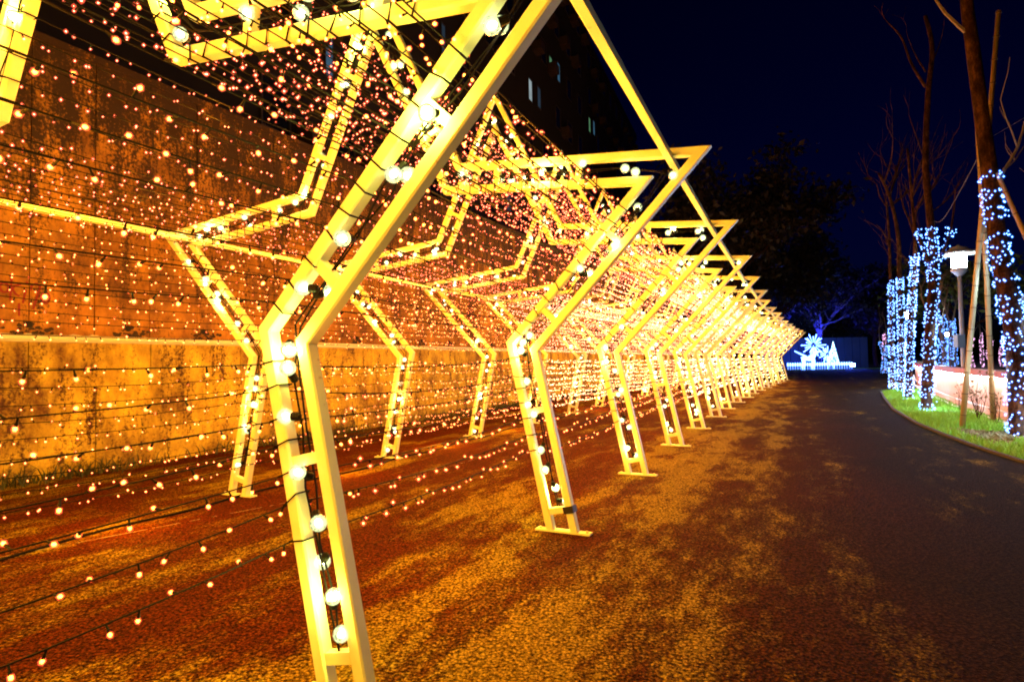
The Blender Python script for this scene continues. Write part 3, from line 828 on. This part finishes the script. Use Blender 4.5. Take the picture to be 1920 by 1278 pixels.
# low terracotta wall with red cap and light strip
pw = thing('garden_wall', 'low terracotta garden wall with red cap, lit white from under the cap', 'wall', (0, 0, 0))
HW = 0.95
for a, b in zip(RW[:-1], RW[1:]):
    a, b = Vector((a[0], a[1], 0)), Vector((b[0], b[1], 0)); d = b - a; L = d.length; d.normalize(); nn = Vector((-d.y, d.x, 0))   # nn: towards the path
    M = Matrix.Rotation(math.atan2(d.y, d.x), 3, 'Z'); mid = (a + b) / 2
    k = max(1, round(L / 2.6))
    for q in range(k):
        c = a + d * (L * (q + 0.5) / k)
        MB().box(c - nn * 0.12 + Vector((0, 0, (HW - 0.15) / 2)), L / k - 0.006, 0.22, HW - 0.15, M).build('wall_panel', 'terracotta', pw)
        MB().box(c - nn * 0.10 + Vector((0, 0, HW - 0.07)), L / k - 0.004, 0.34, 0.13, M).build('cap_stone', 'cap_red', pw)
    MB().box(mid + nn * 0.045 + Vector((0, 0, HW - 0.143)), L - 0.01, 0.018, 0.014, M).build('light_strip', 'strip_white', pw)
    rl = MB(); rl.tube([a + nn * 0.06 + Vector((0, 0, 0.22)), b + nn * 0.06 + Vector((0, 0, 0.22))], 0.018, 8); rl.build('conduit_pipe', 'pipe_white', pw, True)
    MB().box(mid + nn * 0.10 + Vector((0, 0, 0.03)), L, 0.06, 0.06, M).build('footing', 'pipe_white', pw)

# ------------------------------------------------------------------ trees
def smooth_path(pts, k=4):
    P = [Vector(q) for q in pts]; out = []
    for i in range(len(P) - 1):
        p0, p1, p2, p3 = P[max(i - 1, 0)], P[i], P[i + 1], P[min(i + 2, len(P) - 1)]
        for e in range(k):
            t = e / k
            out.append(0.5 * ((2 * p1) + (p2 - p0) * t + (2 * p0 - 5 * p1 + 4 * p2 - p3) * t * t + (3 * p1 - p0 - 3 * p2 + p3) * t ** 3))
    out.append(P[-1]); return out
def limb(mb, pts, r0, r1, sides=8, k=4):
    S = smooth_path(pts, k); nS = len(S)
    mb.tube(S, [r0 + (r1 - r0) * (i / (nS - 1)) for i in range(nS)], sides); return S
def twigs(mb, base, d, L, r, depth, rng, sides=4, spread=0.7, up=0.15):
    pts = [base]; dd = d.normalized(); p = base.copy(); k = 3
    for e in range(k):
        dd = (dd + Vector((rng.gauss(0, .18), rng.gauss(0, .18), rng.gauss(up, .12)))).normalized(); p = p + dd * (L / k); pts.append(p.copy())
    limb(mb, pts, r, r * 0.45, sides, 2)
    ends = [(p, dd)]
    if depth > 0:
        for _ in range(rng.choice((2, 2, 3))):
            at = rng.randrange(1, len(pts)); q = pts[at]
            nd = (dd + Vector((rng.gauss(0, spread), rng.gauss(0, spread), rng.gauss(up, spread * .6)))).normalized()
            ends += twigs(mb, q, nd, L * rng.uniform(.55, .8), r * 0.5, depth - 1, rng, sides, spread, up)
    return ends
def leaves(pts, n_each, rad, size, seed, flat=0.6):
    r = np.random.default_rng(seed); P = np.array([tuple(q) for q in pts]); C = np.repeat(P, n_each, 0) + r.normal(0, rad, (len(P) * n_each, 3)) * np.array([1, 1, flat])
    N = len(C); a = r.normal(0, 1, (N, 3)); a /= np.linalg.norm(a, axis=1)[:, None]; b = np.cross(a, r.normal(0, 1, (N, 3))); b /= np.linalg.norm(b, axis=1)[:, None]
    s = size * r.uniform(0.6, 1.3, N)[:, None]
    V = np.stack([C - a * s, C + b * s * .45, C + a * s, C - b * s * .45], 1).reshape(-1, 3); q = np.arange(N) * 4
    return V, np.concatenate([np.stack([q, q + 1, q + 2], 1), np.stack([q, q + 2, q + 3], 1)])

def wrap_lights(name, path, radii, n_led, seed, lab, mat='led_blue', size=0.013, extra=None, grp='blue light wraps on the trees'):
    """string of cool lights wound round a trunk: cable spiral + bulbs"""
    r = np.random.default_rng(seed); S = smooth_path(path, 6); k = len(S)
    t = thing(name, lab, 'string lights', tuple(S[0]), 0, grp); org = Vector(S[0])
    def at(u):
        x = u * (k - 1); i = min(int(x), k - 2); f = x - i; return S[i].lerp(S[i + 1], f), radii[0] + (radii[1] - radii[0]) * u
    cab = []; turns = max(6, int(sum((S[i + 1] - S[i]).length for i in range(k - 1)) / 0.115))
    for e in range(turns * 8 + 1):
        u = e / (turns * 8); c, rr = at(u); an = u * turns * 2 * math.pi; cab.append(c + Vector((math.cos(an), math.sin(an), 0)) * (rr + 0.006) - org)
    mb = MB(); mb.tube(cab, 0.004, 3, False); mb.build('cable', 'cable', t)
    C = []
    for e in range(n_led):
        u = min(1.0, max(0.0, (e + r.random()) / n_led)); c, rr = at(u)
        if math.sin(u * 37 + seed) + math.sin(u * 91 + 2 * seed) < -0.9: continue        # gaps in the winding
        c, rr = at(u); an = u * turns * 2 * math.pi + r.normal(0, 0.12)
        C.append(c + Vector((math.cos(an), math.sin(an), 0)) * (rr + 0.012 + abs(r.normal(0, 0.02))) + Vector((0, 0, r.normal(0, 0.035))) - org)
    if extra:
        for (pts, cnt) in extra:
            Sx = smooth_path(pts, 4)
            for e in range(cnt):
                q = Sx[int(r.integers(0, len(Sx)))]; C.append(q + Vector(r.normal(0, 0.045, 3)) - org)
    for e in range(4):
        c, rr = at((e + 0.4) / 4 * 0.75); an = -0.5 + (-1.2, 2.9, -0.4, 1.4)[e]
        glow('led_light', 'led_light_blue', (0.34, 0.58, 1.0), BLUE_W, 0.12, t, c + Vector((math.cos(an), math.sin(an), 0)) * (rr + 0.22) - org)
    C = np.array([tuple(q) for q in C])
    sz = size * r.uniform(0.75, 1.2, len(C))
    link('led_bulbs', scatter_mesh('led_bulbs', C, ICO_V, ICO_F, sz * 0.74, mat), t, kind='stuff')
    link('led_halos', scatter_mesh('led_halos', C, OCT_V, OCT_F, sz * 2.0, 'led_halo_blue'), t, kind='stuff')  # blue glow shells painting a halo round the tree bulbs
    return t

rt = random.Random(77)
# leaning tree at the right edge
TN = [(7.70, 9.2, -0.05), (7.70, 9.2, 0.96), (7.66, 9.2, 1.77), (7.50, 9.2, 2.84), (7.41, 9.2, 4.0), (7.35, 9.2, 4.67), (7.24, 9.2, 5.93), (7.17, 9.2, 6.78), (7.15, 9.2, 8.2)]
t = thing('wrapped_tree', 'leaning tree wrapped in blue lights at the right edge, propped by bamboo', 'tree', TN[0], 0, 'light-wrapped trees on the verge')
o = Vector(TN[0]); mb = MB(); limb(mb, [Vector(q) - o for q in TN], 0.145, 0.075, 12); mb.build('trunk', 'bark', t, True)
mb = MB()
for (p0, d, L, r) in (((7.42, 9.2, 3.7), (0.5, 0.1, 0.9), 1.3, 0.028), ((7.66, 9.2, 1.9), (0.6, 0.0, 0.9), 1.2, 0.03), ((7.2, 9.2, 6.2), (-0.6, 0.2, 0.8), 1.6, 0.03)):
    twigs(mb, Vector(p0) - o, Vector(d), L, r, 2, rt)
mb.build('branches', 'bark_pale', t)
wrap_lights('tree_light_wrap', TN[:5], (0.145, 0.112), 700, 31, 'blue lights wound round the leaning tree at the right edge', size=0.0135)

# bamboo props
def bamboo(a, b, r, lab):
    a, b = Vector(a), Vector(b); t = thing('bamboo_prop', lab, 'bamboo pole', tuple(a), 0, 'bamboo props of the leaning tree'); d = b - a
    mb = MB(); mb.tube([Vector((0, 0, 0)), d * .5 + Vector((0.02, 0, 0)), d], [r, r * .92, r * .8], 10); mb.build('pole', 'bamboo', t, True)
    L = d.length; k = 0.25
    while k < L:
        q = d * (k / L) + (Vector((0.02, 0, 0)) * (1 - abs(2 * k / L - 1))); e = d.normalized() * 0.006
        nb = MB(); nb.tube([q - e, q + e], r * 1.10, 10); nb.build('node_ring', 'bamboo_node', t); k += 0.36
bamboo((7.55, 10.2, 0), (7.83, 9.4, 6.71), 0.042, 'longest bamboo pole leaning up past the tree, standing on the grass')
bamboo((8.64, 10.9, 0), (7.49, 9.5, 4.95), 0.042, 'bamboo prop standing in front of the terracotta wall')
bamboo((8.35, 8.4, 0), (7.44, 9.1, 4.01), 0.038, 'bamboo prop on the far side of the tree, cut by the right edge')
def rope(pts, lab, r=0.0035, mat='rope'):
    mb = MB(); S = smooth_path(pts, 6); o = S[0]; mb.tube([q - o for q in S], r, 4); mb.build('guy_rope', mat, None, False, loc=tuple(o), label=lab, category='rope', group='guy ropes of the trees')
rope([(7.50, 9.3, 4.62), (8.2, 9.0, 5.05), (9.2, 8.7, 5.75)], 'thin rope running up to the right from the bamboo tie')
rope([(7.48, 9.4, 4.5), (8.3, 11.4, 3.9), (9.5, 13.4, 4.25)], 'sagging pale rope between the leaning tree and the forked tree')

# forked tree
T2 = [(9.22, 13.5, -0.05), (9.27, 13.5, 0.85), (9.40, 13.5, 2.04), (9.51, 13.5, 3.25), (9.50, 13.5, 4.09), (9.46, 13.5, 4.7), (9.43, 13.5, 5.67), (9.55, 13.5, 7.15), (9.69, 13.5, 8.25), (9.56, 13.5, 9.0)]
t = thing('wrapped_tree', 'forked tree wrapped in blue lights left of the street lamp, bare above', 'tree', T2[0], 0, 'light-wrapped trees on the verge')
o = Vector(T2[0]); mb = MB(); limb(mb, [Vector(q) - o for q in T2], 0.112, 0.04, 10); mb.build('trunk', 'bark', t, True)
FL = [(9.49, 13.5, 3.25), (9.28, 13.45, 3.6), (9.10, 13.4, 4.05), (9.0, 13.4, 4.7)]; FR = [(9.50, 13.5, 3.2), (9.70, 13.45, 3.55), (9.86, 13.4, 4.05), (9.98, 13.4, 4.7)]
for pth, r in ((FL, .05), (FR, .05), ([(9.50, 13.5, 7.35), (9.2, 13.5, 7.9), (9.0, 13.5, 8.5), (8.71, 13.5, 8.85)], .035), ([(9.52, 13.5, 7.7), (9.3, 13.5, 8.1), (9.15, 13.5, 8.5)], .02), ([(9.62, 13.5, 7.8), (9.85, 13.5, 8.3), (9.98, 13.5, 8.75)], .018), ([(9.44, 13.5, 5.6), (9.25, 13.5, 6.2), (9.1, 13.5, 6.7)], .02)):
    mb = MB(); S = limb(mb, [Vector(q) - o for q in pth], r, r * 0.35, 6); twigs(mb, S[-1], S[-1] - S[-2], 0.5, r * .3, 1, rt); mb.build('branch', 'bark', t, True)
wrap_lights('tree_light_wrap', T2[:5], (0.112, 0.085), 520, 32, 'blue lights wound round the forked tree and up both forks', size=0.0145, extra=[(FL[:3], 60), (FR[:3], 60)])

# slimmer trees behind
def slim_tree(path, r0, r1, lab, wlab, wraps, seed, n_led, fork=None):
    t = thing('wrapped_tree', lab, 'tree', path[0], 0, 'light-wrapped trees on the verge'); o = Vector(path[0]); rr = random.Random(seed)
    mb = MB(); S = limb(mb, [Vector(q) - o for q in path], r0, r1, 8); mb.build('trunk', 'bark', t, True)
    for e in range(5):
        q = S[int(len(S) * rr.uniform(0.55, 0.98))]; mb = MB()
        twigs(mb, q, Vector((rr.gauss(0, .8), rr.gauss(0, .5), 1.0)), rr.uniform(.8, 1.7), r1 * .9, 2, rr, 4, .45); mb.build('branch', 'bark', t)
    wrap_lights('tree_light_wrap', path[:wraps], (r0, r0 * .8), n_led, seed, wlab, size=0.0165)
slim_tree([(11.18, 17.1, -0.05), (11.28, 17.1, 1.5), (11.4, 17.1, 2.87), (11.54, 17.1, 4.1), (11.53, 17.1, 5.3), (11.44, 17.1, 7.2)], .09, .03, 'second wrapped tree from the lamp, thin trunk with narrow light column', 'blue lights on the second trunk left of the street lamp', 4, 41, 640)
slim_tree([(13.5, 21.0, -0.05), (13.57, 21, 1.76), (13.6, 21, 4.0), (13.6, 21, 5.5), (13.36, 21, 6.83), (13.0, 21, 7.7)], .105, .04, 'third wrapped tree from the lamp, its bare top leaning left', 'blue lights on the third trunk left of the street lamp', 3, 42, 680)
slim_tree([(14.44, 23, -0.05), (14.49, 23, 1.8), (14.54, 23, 4.1), (14.55, 23, 5.9), (14.5, 23, 7.2)], .085, .035, 'leftmost wrapped tree of the verge, straight and thin', 'blue lights on the leftmost trunk of the verge row', 3, 43, 560)
slim_tree([(13.0, 18.6, -0.05), (12.95, 18.6, 1.2), (13.05, 18.6, 2.6), (13.0, 18.6, 4.6), (13.1, 18.6, 6.5)], .07, .03, 'thin tree just right of the second wrapped tree, lights only low', 'blue lights on the thin trunk by the wall corner', 3, 44, 380)

# wrapped trees farther off
def far_wrap(x, y, h, r, n_led, seed, lab, mat='led_blue_far', size=0.03, lean=0.2):
    rr = random.Random(seed); pth = [(x, y, 0.02), (x + rr.uniform(-lean, lean), y, h * .5), (x + rr.uniform(-lean, lean), y, h)]
    t = thing('distant_tree', lab, 'tree', pth[0], 0, 'distant light-wrapped trees'); o = Vector(pth[0]); mb = MB(); S = limb(mb, [Vector(q) - o for q in pth], r, r * .5, 6); mb.build('trunk', 'bark_pale', t, True)
    mb = MB(); twigs(mb, S[-1], Vector((0, 0, 1)), h * .5, r * .4, 2, rr); mb.build('branches', 'bark_pale', t)
    C = []
    rq = np.random.default_rng(seed)
    for e in range(n_led):
        i = int(rq.integers(0, len(S))); an = rq.uniform(0, 6.283); C.append(tuple(S[i] + Vector((math.cos(an) * r * 1.2, math.sin(an) * r * 1.2, rq.normal(0, h * .04)))))
    link('led_wrap', scatter_mesh('led_wrap', np.array(C), OCT_V, OCT_F, [size] * len(C), mat), t, kind='stuff')
def PX(px, y): return (px - 960) / CAM_F * y
fx = [(1742, 30, 3.2), (1752, 33, 3.6), (1763, 31, 3.2), (1772, 36, 3.5), (1782, 34, 3.0), (1790, 40, 3.4)]
names6 = ['first', 'second', 'third', 'fourth', 'fifth', 'sixth']
for e, (px, y, h) in enumerate(fx):
    far_wrap(PX(px, y), y, h, .14, 150, 60 + e, '%s blue-lit trunk from the left in the group beyond the garden wall' % names6[e])
for e, (px, y, h, mt) in enumerate([(1652, 46, 2.3, 'led_blue_far'), (1658, 48, 2.9, 'led_pink'), (1663, 46, 2.0, 'led_blue_far')]):
    far_wrap(PX(px, y), y, h, .10, 90, 70 + e, ['small white-lit trunk', 'pink-lit trunk', 'short bluish-lit trunk'][e] + ' beside the path, left of the verge trees', mt, 0.03)
for e, (px, h) in enumerate([(1823, 2.9), (1840, 3.2), (1858, 2.5), (1876, 3.0), (1885, 2.6), (1893, 2.7), (1901, 2.8)]):
    far_wrap(PX(px, 62), 62, h, .13, 80, 80 + e, '%s pinkish-white lit trunk from the left in the far row' % (names6 + ['seventh'])[e], 'led_pink', 0.045, 0.5)

# ------------------------------------------------------------------ street lamps
def lamp(x, y, lab, detail=True):
    t = thing('street_lamp', lab, 'street lamp', (x, y, 0), 0, 'street lamps along the path')
    mb = MB(); mb.lathe([(0.11, 0), (0.11, 0.3), (0.075, 0.36), (0.055, 0.5), (0.05, 3.35)], 12); mb.build('pole', 'lamp_grey', t, True)
    mb = MB(); mb.lathe([(0.055, 3.35), (0.17, 3.47), (0.19, 3.50), (0.19, 3.56), (0.14, 3.57)], 16); mb.build('collar', 'lamp_grey', t, True)
    mb = MB(); mb.lathe([(0.145, 3.571), (0.155, 3.70), (0.155, 3.86), (0.15, 3.93)], 16); mb.build('lamp_glass', 'lamp_glass', t, True)
    if detail:
        for e in range(8):
            a = e * math.pi / 4; mb = MB(); mb.tube([(0.172 * math.cos(a), 0.172 * math.sin(a), 3.56), (0.172 * math.cos(a), 0.172 * math.sin(a), 3.94)], 0.006, 5); mb.build('cage_bar', 'lamp_grey', t)
        MB().box((-0.1, -0.02, 1.62), 0.2, 0.16, 0.34).build('junction_box', 'box_blue', t)
    mb = MB(); mb.lathe([(0.52, 3.935), (0.53, 3.95), (0.34, 4.02), (0.22, 4.06), (0.21, 4.10), (0.05, 4.16), (0.02, 4.2)], 24); mb.build('hat', 'lamp_grey', t, True)
lamp(11.96, 16.0, 'tall street lamp with disc hat behind the garden wall')
for e, (x, y) in enumerate([(24.4, 37.0), (39.0, 56.0), (52.0, 72.0), (70.0, 96.0)]):
    lamp(x, y, ['distant street lamp glowing between the wrapped trunks', 'distant street lamp, second beyond the verge trees', 'distant street lamp, third beyond the verge trees', 'farthest street lamp glowing over the garden wall'][e], False)

# saplings in front of the garden wall
def sapling(x, y, h, seed, lab):
    rr = random.Random(seed); t = thing('sapling', lab, 'shrub', (x, y, 0.01), 0, 'saplings before the garden wall'); mb = MB(); ends = []
    for e in range(3): ends += twigs(mb, Vector((0, 0, 0)), Vector((rr.gauss(0, .35), rr.gauss(0, .25), 1)), h * rr.uniform(.45, .65), 0.009, 2, rr, 4, .5)
    mb.build('stems', 'bark', t)
    V, F = leaves([q for q, d in ends][::2], 2, 0.03, 0.034, seed); link('leaves', raw_mesh('leaves', V, F, 'leaf_shrub'), t, kind='stuff')
sapling(9.75, 13.2, 0.75, 5, 'leafy sapling against the lit wall, just right of the forked tree')
sapling(9.25, 12.0, 0.85, 6, 'leafy sapling against the lit wall between the two bamboo props')
sapling(8.75, 11.4, 0.9, 7, 'taller sapling right of the middle bamboo prop')
sapling(8.45, 10.6, 0.8, 8, 'sapling with yellow leaves near the leaning tree')

# ------------------------------------------------------------------ big trees in the dark
def big_tree(x, y, h, spread, seed, lab, leafmat, bark='bark', n_limb=6, nl=26, lsize=0.22, trunk_h=0.35, r=0.28):
    rr = random.Random(seed); t = thing('broadleaf_tree', lab, 'tree', (x, y, 0), 0, 'big trees behind'); mb = MB()
    top = Vector((rr.uniform(-.3, .3), 0, h * trunk_h)); limb(mb, [Vector((0, 0, 0)), Vector((rr.uniform(-.2, .2), 0, h * trunk_h * .5)), top], r, r * .7, 10); ends = []
    for e in range(n_limb):
        a = 2 * math.pi * e / n_limb + rr.uniform(-.4, .4); d = Vector((math.cos(a) * spread / h * 1.5, math.sin(a) * spread / h * 1.5, rr.uniform(.55, 1.0)))
        ends += twigs(mb, top - Vector((0, 0, rr.uniform(0, h * .05))), d, h * rr.uniform(.26, .36), r * .42, 3, rr, 5, .55, .05)
    mb.build('trunk', bark, t, True)
    V, F = leaves([q for q, d in ends], nl, h * .045, lsize, seed, .6); link('crown', raw_mesh('crown', V, F, leafmat), t, kind='stuff')
big_tree(17.2, 47, 17.5, 7.0, 91, 'big dark tree rising behind the middle of the tunnel', 'leaf_dark', n_limb=9, nl=80, lsize=.26)
big_tree(25.5, 58, 15.0, 6.0, 92, 'dark tree between the tunnel end and the blue-lit tree', 'leaf_dark', n_limb=8, nl=70, lsize=.26)
big_tree(36.9, 72.6, 15.5, 6.5, 93, 'tree with bare blue-lit trunk and branches at the end of the path', 'leaf_dark', 'bark_pale', 6, 20, .26, .28, .45)
big_tree(47, 78, 12, 7.0, 94, 'dark tree beyond the hoarding right of the blue-lit tree', 'leaf_dark', n_limb=7, nl=60, lsize=.3)
big_tree(30, 40, 9.0, 4.0, 95, 'dark leafy tree behind the row of wrapped trunks', 'leaf_green', n_limb=6, nl=22, lsize=.2, r=.15)
big_tree(44, 46, 10.0, 5.0, 96, 'dark leafy tree behind the street lamp', 'leaf_green', n_limb=6, nl=22, lsize=.22, r=.15)

# ------------------------------------------------------------------ apartment block above the wall
ub = R(21.4); ubv = Vector((math.sin(ub), math.cos(ub), 0)); B0 = Vector((14.4, 70.0, 0))
bt = thing('apartment_building', 'dark apartment block above the wall with a few lit windows', 'building', tuple(B0)); bt.rotation_euler = (0, 0, math.atan2(ubv.y, ubv.x))
def bbox(name, x0, x1, y0, y1, z0, z1, mat, parent=bt): return wbox(x0, x1, y0, y1, z0, z1).build(name, mat, parent)
bbox('wall', -23.2, 3.2, 0.0, 12, 0, 28.2, 'facade'); bbox('wall', -90, -23.2, -0.6, 12, 0, 37, 'facade')
bbox('parapet', -23.19, 3.4, -0.12, 0.6, 28.2, 28.9, 'facade'); bbox('parapet', -90, -23.0, -0.75, 0.0, 37, 37.6, 'facade')
LIT = {}
for (tx, tz, mt) in [(-33.4, 20.5, 'lit_green'), (-31.6, 20.9, 'lit_blue'), (-37.5, 17.2, 'lit_white'), (-35.9, 17.4, 'lit_dim'), (-20.6, 21.4, 'lit_green'), (-19.0, 21.7, 'lit_blue'), (-44.9, 11.2, 'lit_dim'), (-41.3, 9.8, 'lit_dim'), (-55.8, 10.6, 'lit_blue'), (-48.4, 14.7, 'lit_dim')]: LIT[(tx, tz)] = mt
fr_me = MB()
for a_, b_, c_, d_ in ((-.55, -.49, -.75, .75), (.49, .55, -.75, .75), (-.489, .489, .69, .75), (-.489, .489, -.75, -.69)): wbox(a_, b_, -0.07, 0.0, c_, d_, fr_me)
fr_me = fr_me.mesh('window', 'window_frame'); pane_me = {}
def window(tx, tz, mt):
    y = -0.602 if tx < -23.2 else -0.002
    w = link('window', fr_me, bt, (tx, y, tz))
    if tx < -43 and mt.startswith('lit'): w.scale = (0.35, 1, 1)
    elif mt.startswith('lit'): w.scale = (0.62, 1, 0.9)
    if mt not in pane_me: pane_me[mt] = wbox(-.488, .488, -0.035, -0.005, -.688, .688).mesh('pane', mt)
    link('pane', pane_me[mt], w)
for (tx, tz), mt in LIT.items(): window(tx, tz, mt)
acm = MB(); acm.box((0, -0.3, 0), 0.8, 0.55, 0.55); acm.box((0, -0.15, -0.31), 0.7, 0.3, 0.05); acm = acm.mesh('air_conditioner', 'ac_metal')
rb_ = random.Random(4)
for fl in range(9):
    tz = 8.2 + 3.15 * fl
    tx = -58.0
    while tx < 2.0:
        lim = 36 if tx < -23.5 else 27.3
        if tz < lim and abs(tx + 23.2) > 0.8 and not any(abs(tx - a) < 1.4 and abs(tz - b) < 1.7 for a, b in LIT):
            window(tx, tz, 'glass_dark')
            if rb_.random() < .45: link('air_conditioner', acm, bt, (tx + 1.2, -0.6 if tx < -23.2 else 0.0, tz - 0.6))
        tx += 2.9

# ------------------------------------------------------------------ light display at the far end of the path
hb = thing('hoarding', 'tall panel hoarding behind the white light display', 'fence', (32, 69.5, 0))
for e in range(14): MB().box((-3 + e * 0.86, e * -0.05, 1.75), 0.84, 0.05, 3.5).build('panel', 'hoarding', hb)
fl_ = MB(); fl_.poly([(26, 62.5, 0.008), (40.5, 61.5, 0.008), (41, 69, 0.008), (27, 70, 0.008)]); fl_.build('lawn', 'lawn_soil', kind='structure')
for e in range(27):
    px = 1476 + e * 4.6; y = 64.6 - e * 0.02; x = PX(px, y)
    mb = MB(); mb.lathe([(0.02, 0), (0.022, 0.35), (0.085, 0.38), (0.09, 0.62), (0.02, 0.72)], 6); 
    t = thing('light_stake', '%s white light stake from the left in the picket row' % ((ORD + ['nineteenth', 'twentieth', 'twenty-first', 'twenty-second', 'twenty-third', 'twenty-fourth', 'twenty-fifth', 'twenty-sixth', 'twenty-seventh'])[e]), 'garden light', (x, y, 0.008), 0, 'row of light stakes')
    mb2 = MB(); mb2.lathe([(0.018, 0), (0.018, 0.36)], 6); mb2.build('stake', 'deco_beam', t)
    mb3 = MB(); mb3.lathe([(0.03, 0.36), (0.085, 0.40), (0.09, 0.62), (0.02, 0.72)], 8); mb3.build('light_head', 'deco_white', t)
def burst(x, y, z, r, k, seed, lab):
    t = thing('firework_light', lab, 'light figure', (x, y, 0.008), 0, 'firework lights'); rr = random.Random(seed)
    mb = MB(); mb.tube([(0, 0, 0), (0, 0, z)], 0.035, 6); mb.build('pole', 'deco_beam', t)
    for e in range(k):
        a = 2 * math.pi * e / k; R1 = r * (1.0 if e % 2 == 0 else .78); c, s = math.cos(a), math.sin(a); dy = rr.uniform(-.35, .35)
        mb = MB(); mb.tube([(c * r * .22, dy * .2, z + s * r * .22), (c * R1 * .6, dy * .6, z + s * R1 * .6), (c * R1, dy, z + s * R1)], [0.02, 0.04, 0.055], 6); mb.build('ray', 'deco_white', t)
burst(PX(1525, 63.5), 63.5, 2.55, 1.2, 20, 1, 'large white firework burst on a pole above the glowing deer')
burst(PX(1551, 64), 64, 1.55, .9, 18, 2, 'smaller white firework burst on a pole right of the deer')
# glowing deer with spread wings of light
t = thing('light_deer', 'glowing white deer figure with two slanting light beams', 'light figure', (PX(1514, 62.5), 62.5, 0.008))
mb = MB()
limb(mb, [(-.55, 0, 1.12), (-.3, 0, 1.18), (.2, 0, 1.12), (.55, 0, 1.22)], .20, .22, 10); limb(mb, [(.5, 0, 1.2), (.72, 0, 1.55), (.80, 0, 1.85)], .17, .10, 8); limb(mb, [(.74, 0, 1.86), (.95, 0, 1.88), (1.12, 0, 1.78)], .11, .05, 8)
for lx, ly in ((-.55, .1), (-.45, -.1), (.45, .1), (.55, -.1)): limb(mb, [(lx, ly, 1.1), (lx + .06, ly, .75), (lx - .05, ly, .5), (lx, ly, 0)], .11, .04, 6)
limb(mb, [(-.62, 0, 1.2), (-.75, 0, 1.3)], .06, .03, 5); mb.build('body', 'deco_white', t, True)
for sgn in (-1, 1):
    mb = MB(); mb.tube([(sgn * .15, 0.05, 1.35), (sgn * 1.35, .05, 1.95)], [0.10, 0.06], 6); mb.build('light_beam', 'deco_beam', t)
    mb = MB(); b0 = Vector((.80, 0.03 * sgn, 1.93)); limb(mb, [b0, b0 + Vector((-.05, .1 * sgn, .22)), b0 + Vector((.08, .2 * sgn, .42))], .025, .012, 5); limb(mb, [b0 + Vector((-.05, .1 * sgn, .22)), b0 + Vector((-.2, .15 * sgn, .38))], .02, .01, 5); mb.build('antler', 'deco_white', t)
t = thing('light_cone_tree', 'slim cone-shaped light tree right of the firework bursts', 'light figure', (PX(1562, 65.5), 65.5, 0.008))
mb = MB(); mb.tube([(0, 0, 0), (0, 0, .5)], .05, 6); mb.build('trunk', 'deco_beam', t); C = []
rq = np.random.default_rng(5)
for e in range(420):
    u = rq.random() ** .7; a = rq.uniform(0, 6.283); rr = .55 * u; C.append((math.cos(a) * rr, math.sin(a) * rr, 2.95 - u * 2.4))
link('led_bulbs', scatter_mesh('led_bulbs', np.array(C), OCT_V, OCT_F, [0.035] * len(C), 'deco_green'), t, kind='stuff')
# blue floodlights washing the tree and the asphalt
for e, (x, y, rx, rz, lab) in enumerate([(36.0, 71.2, -62, -30, 'blue floodlight on the lawn aimed up the tree trunk'), (34.5, 61.2, 100, -8, 'blue floodlight at the lawn edge aimed at the asphalt')]):
    t = thing('floodlight', lab, 'floodlight', (x, y, 0.45), R(rz), 'blue floodlights'); t.rotation_euler = (R(rx), 0, R(rz))
    MB().box((0, 0, 0), .44, .34, .12).build('housing', 'socket_black', t); MB().box((0, 0, .064), .38, .28, .006).build('lens', 'flood_tree' if e == 0 else 'flood_blue', t)
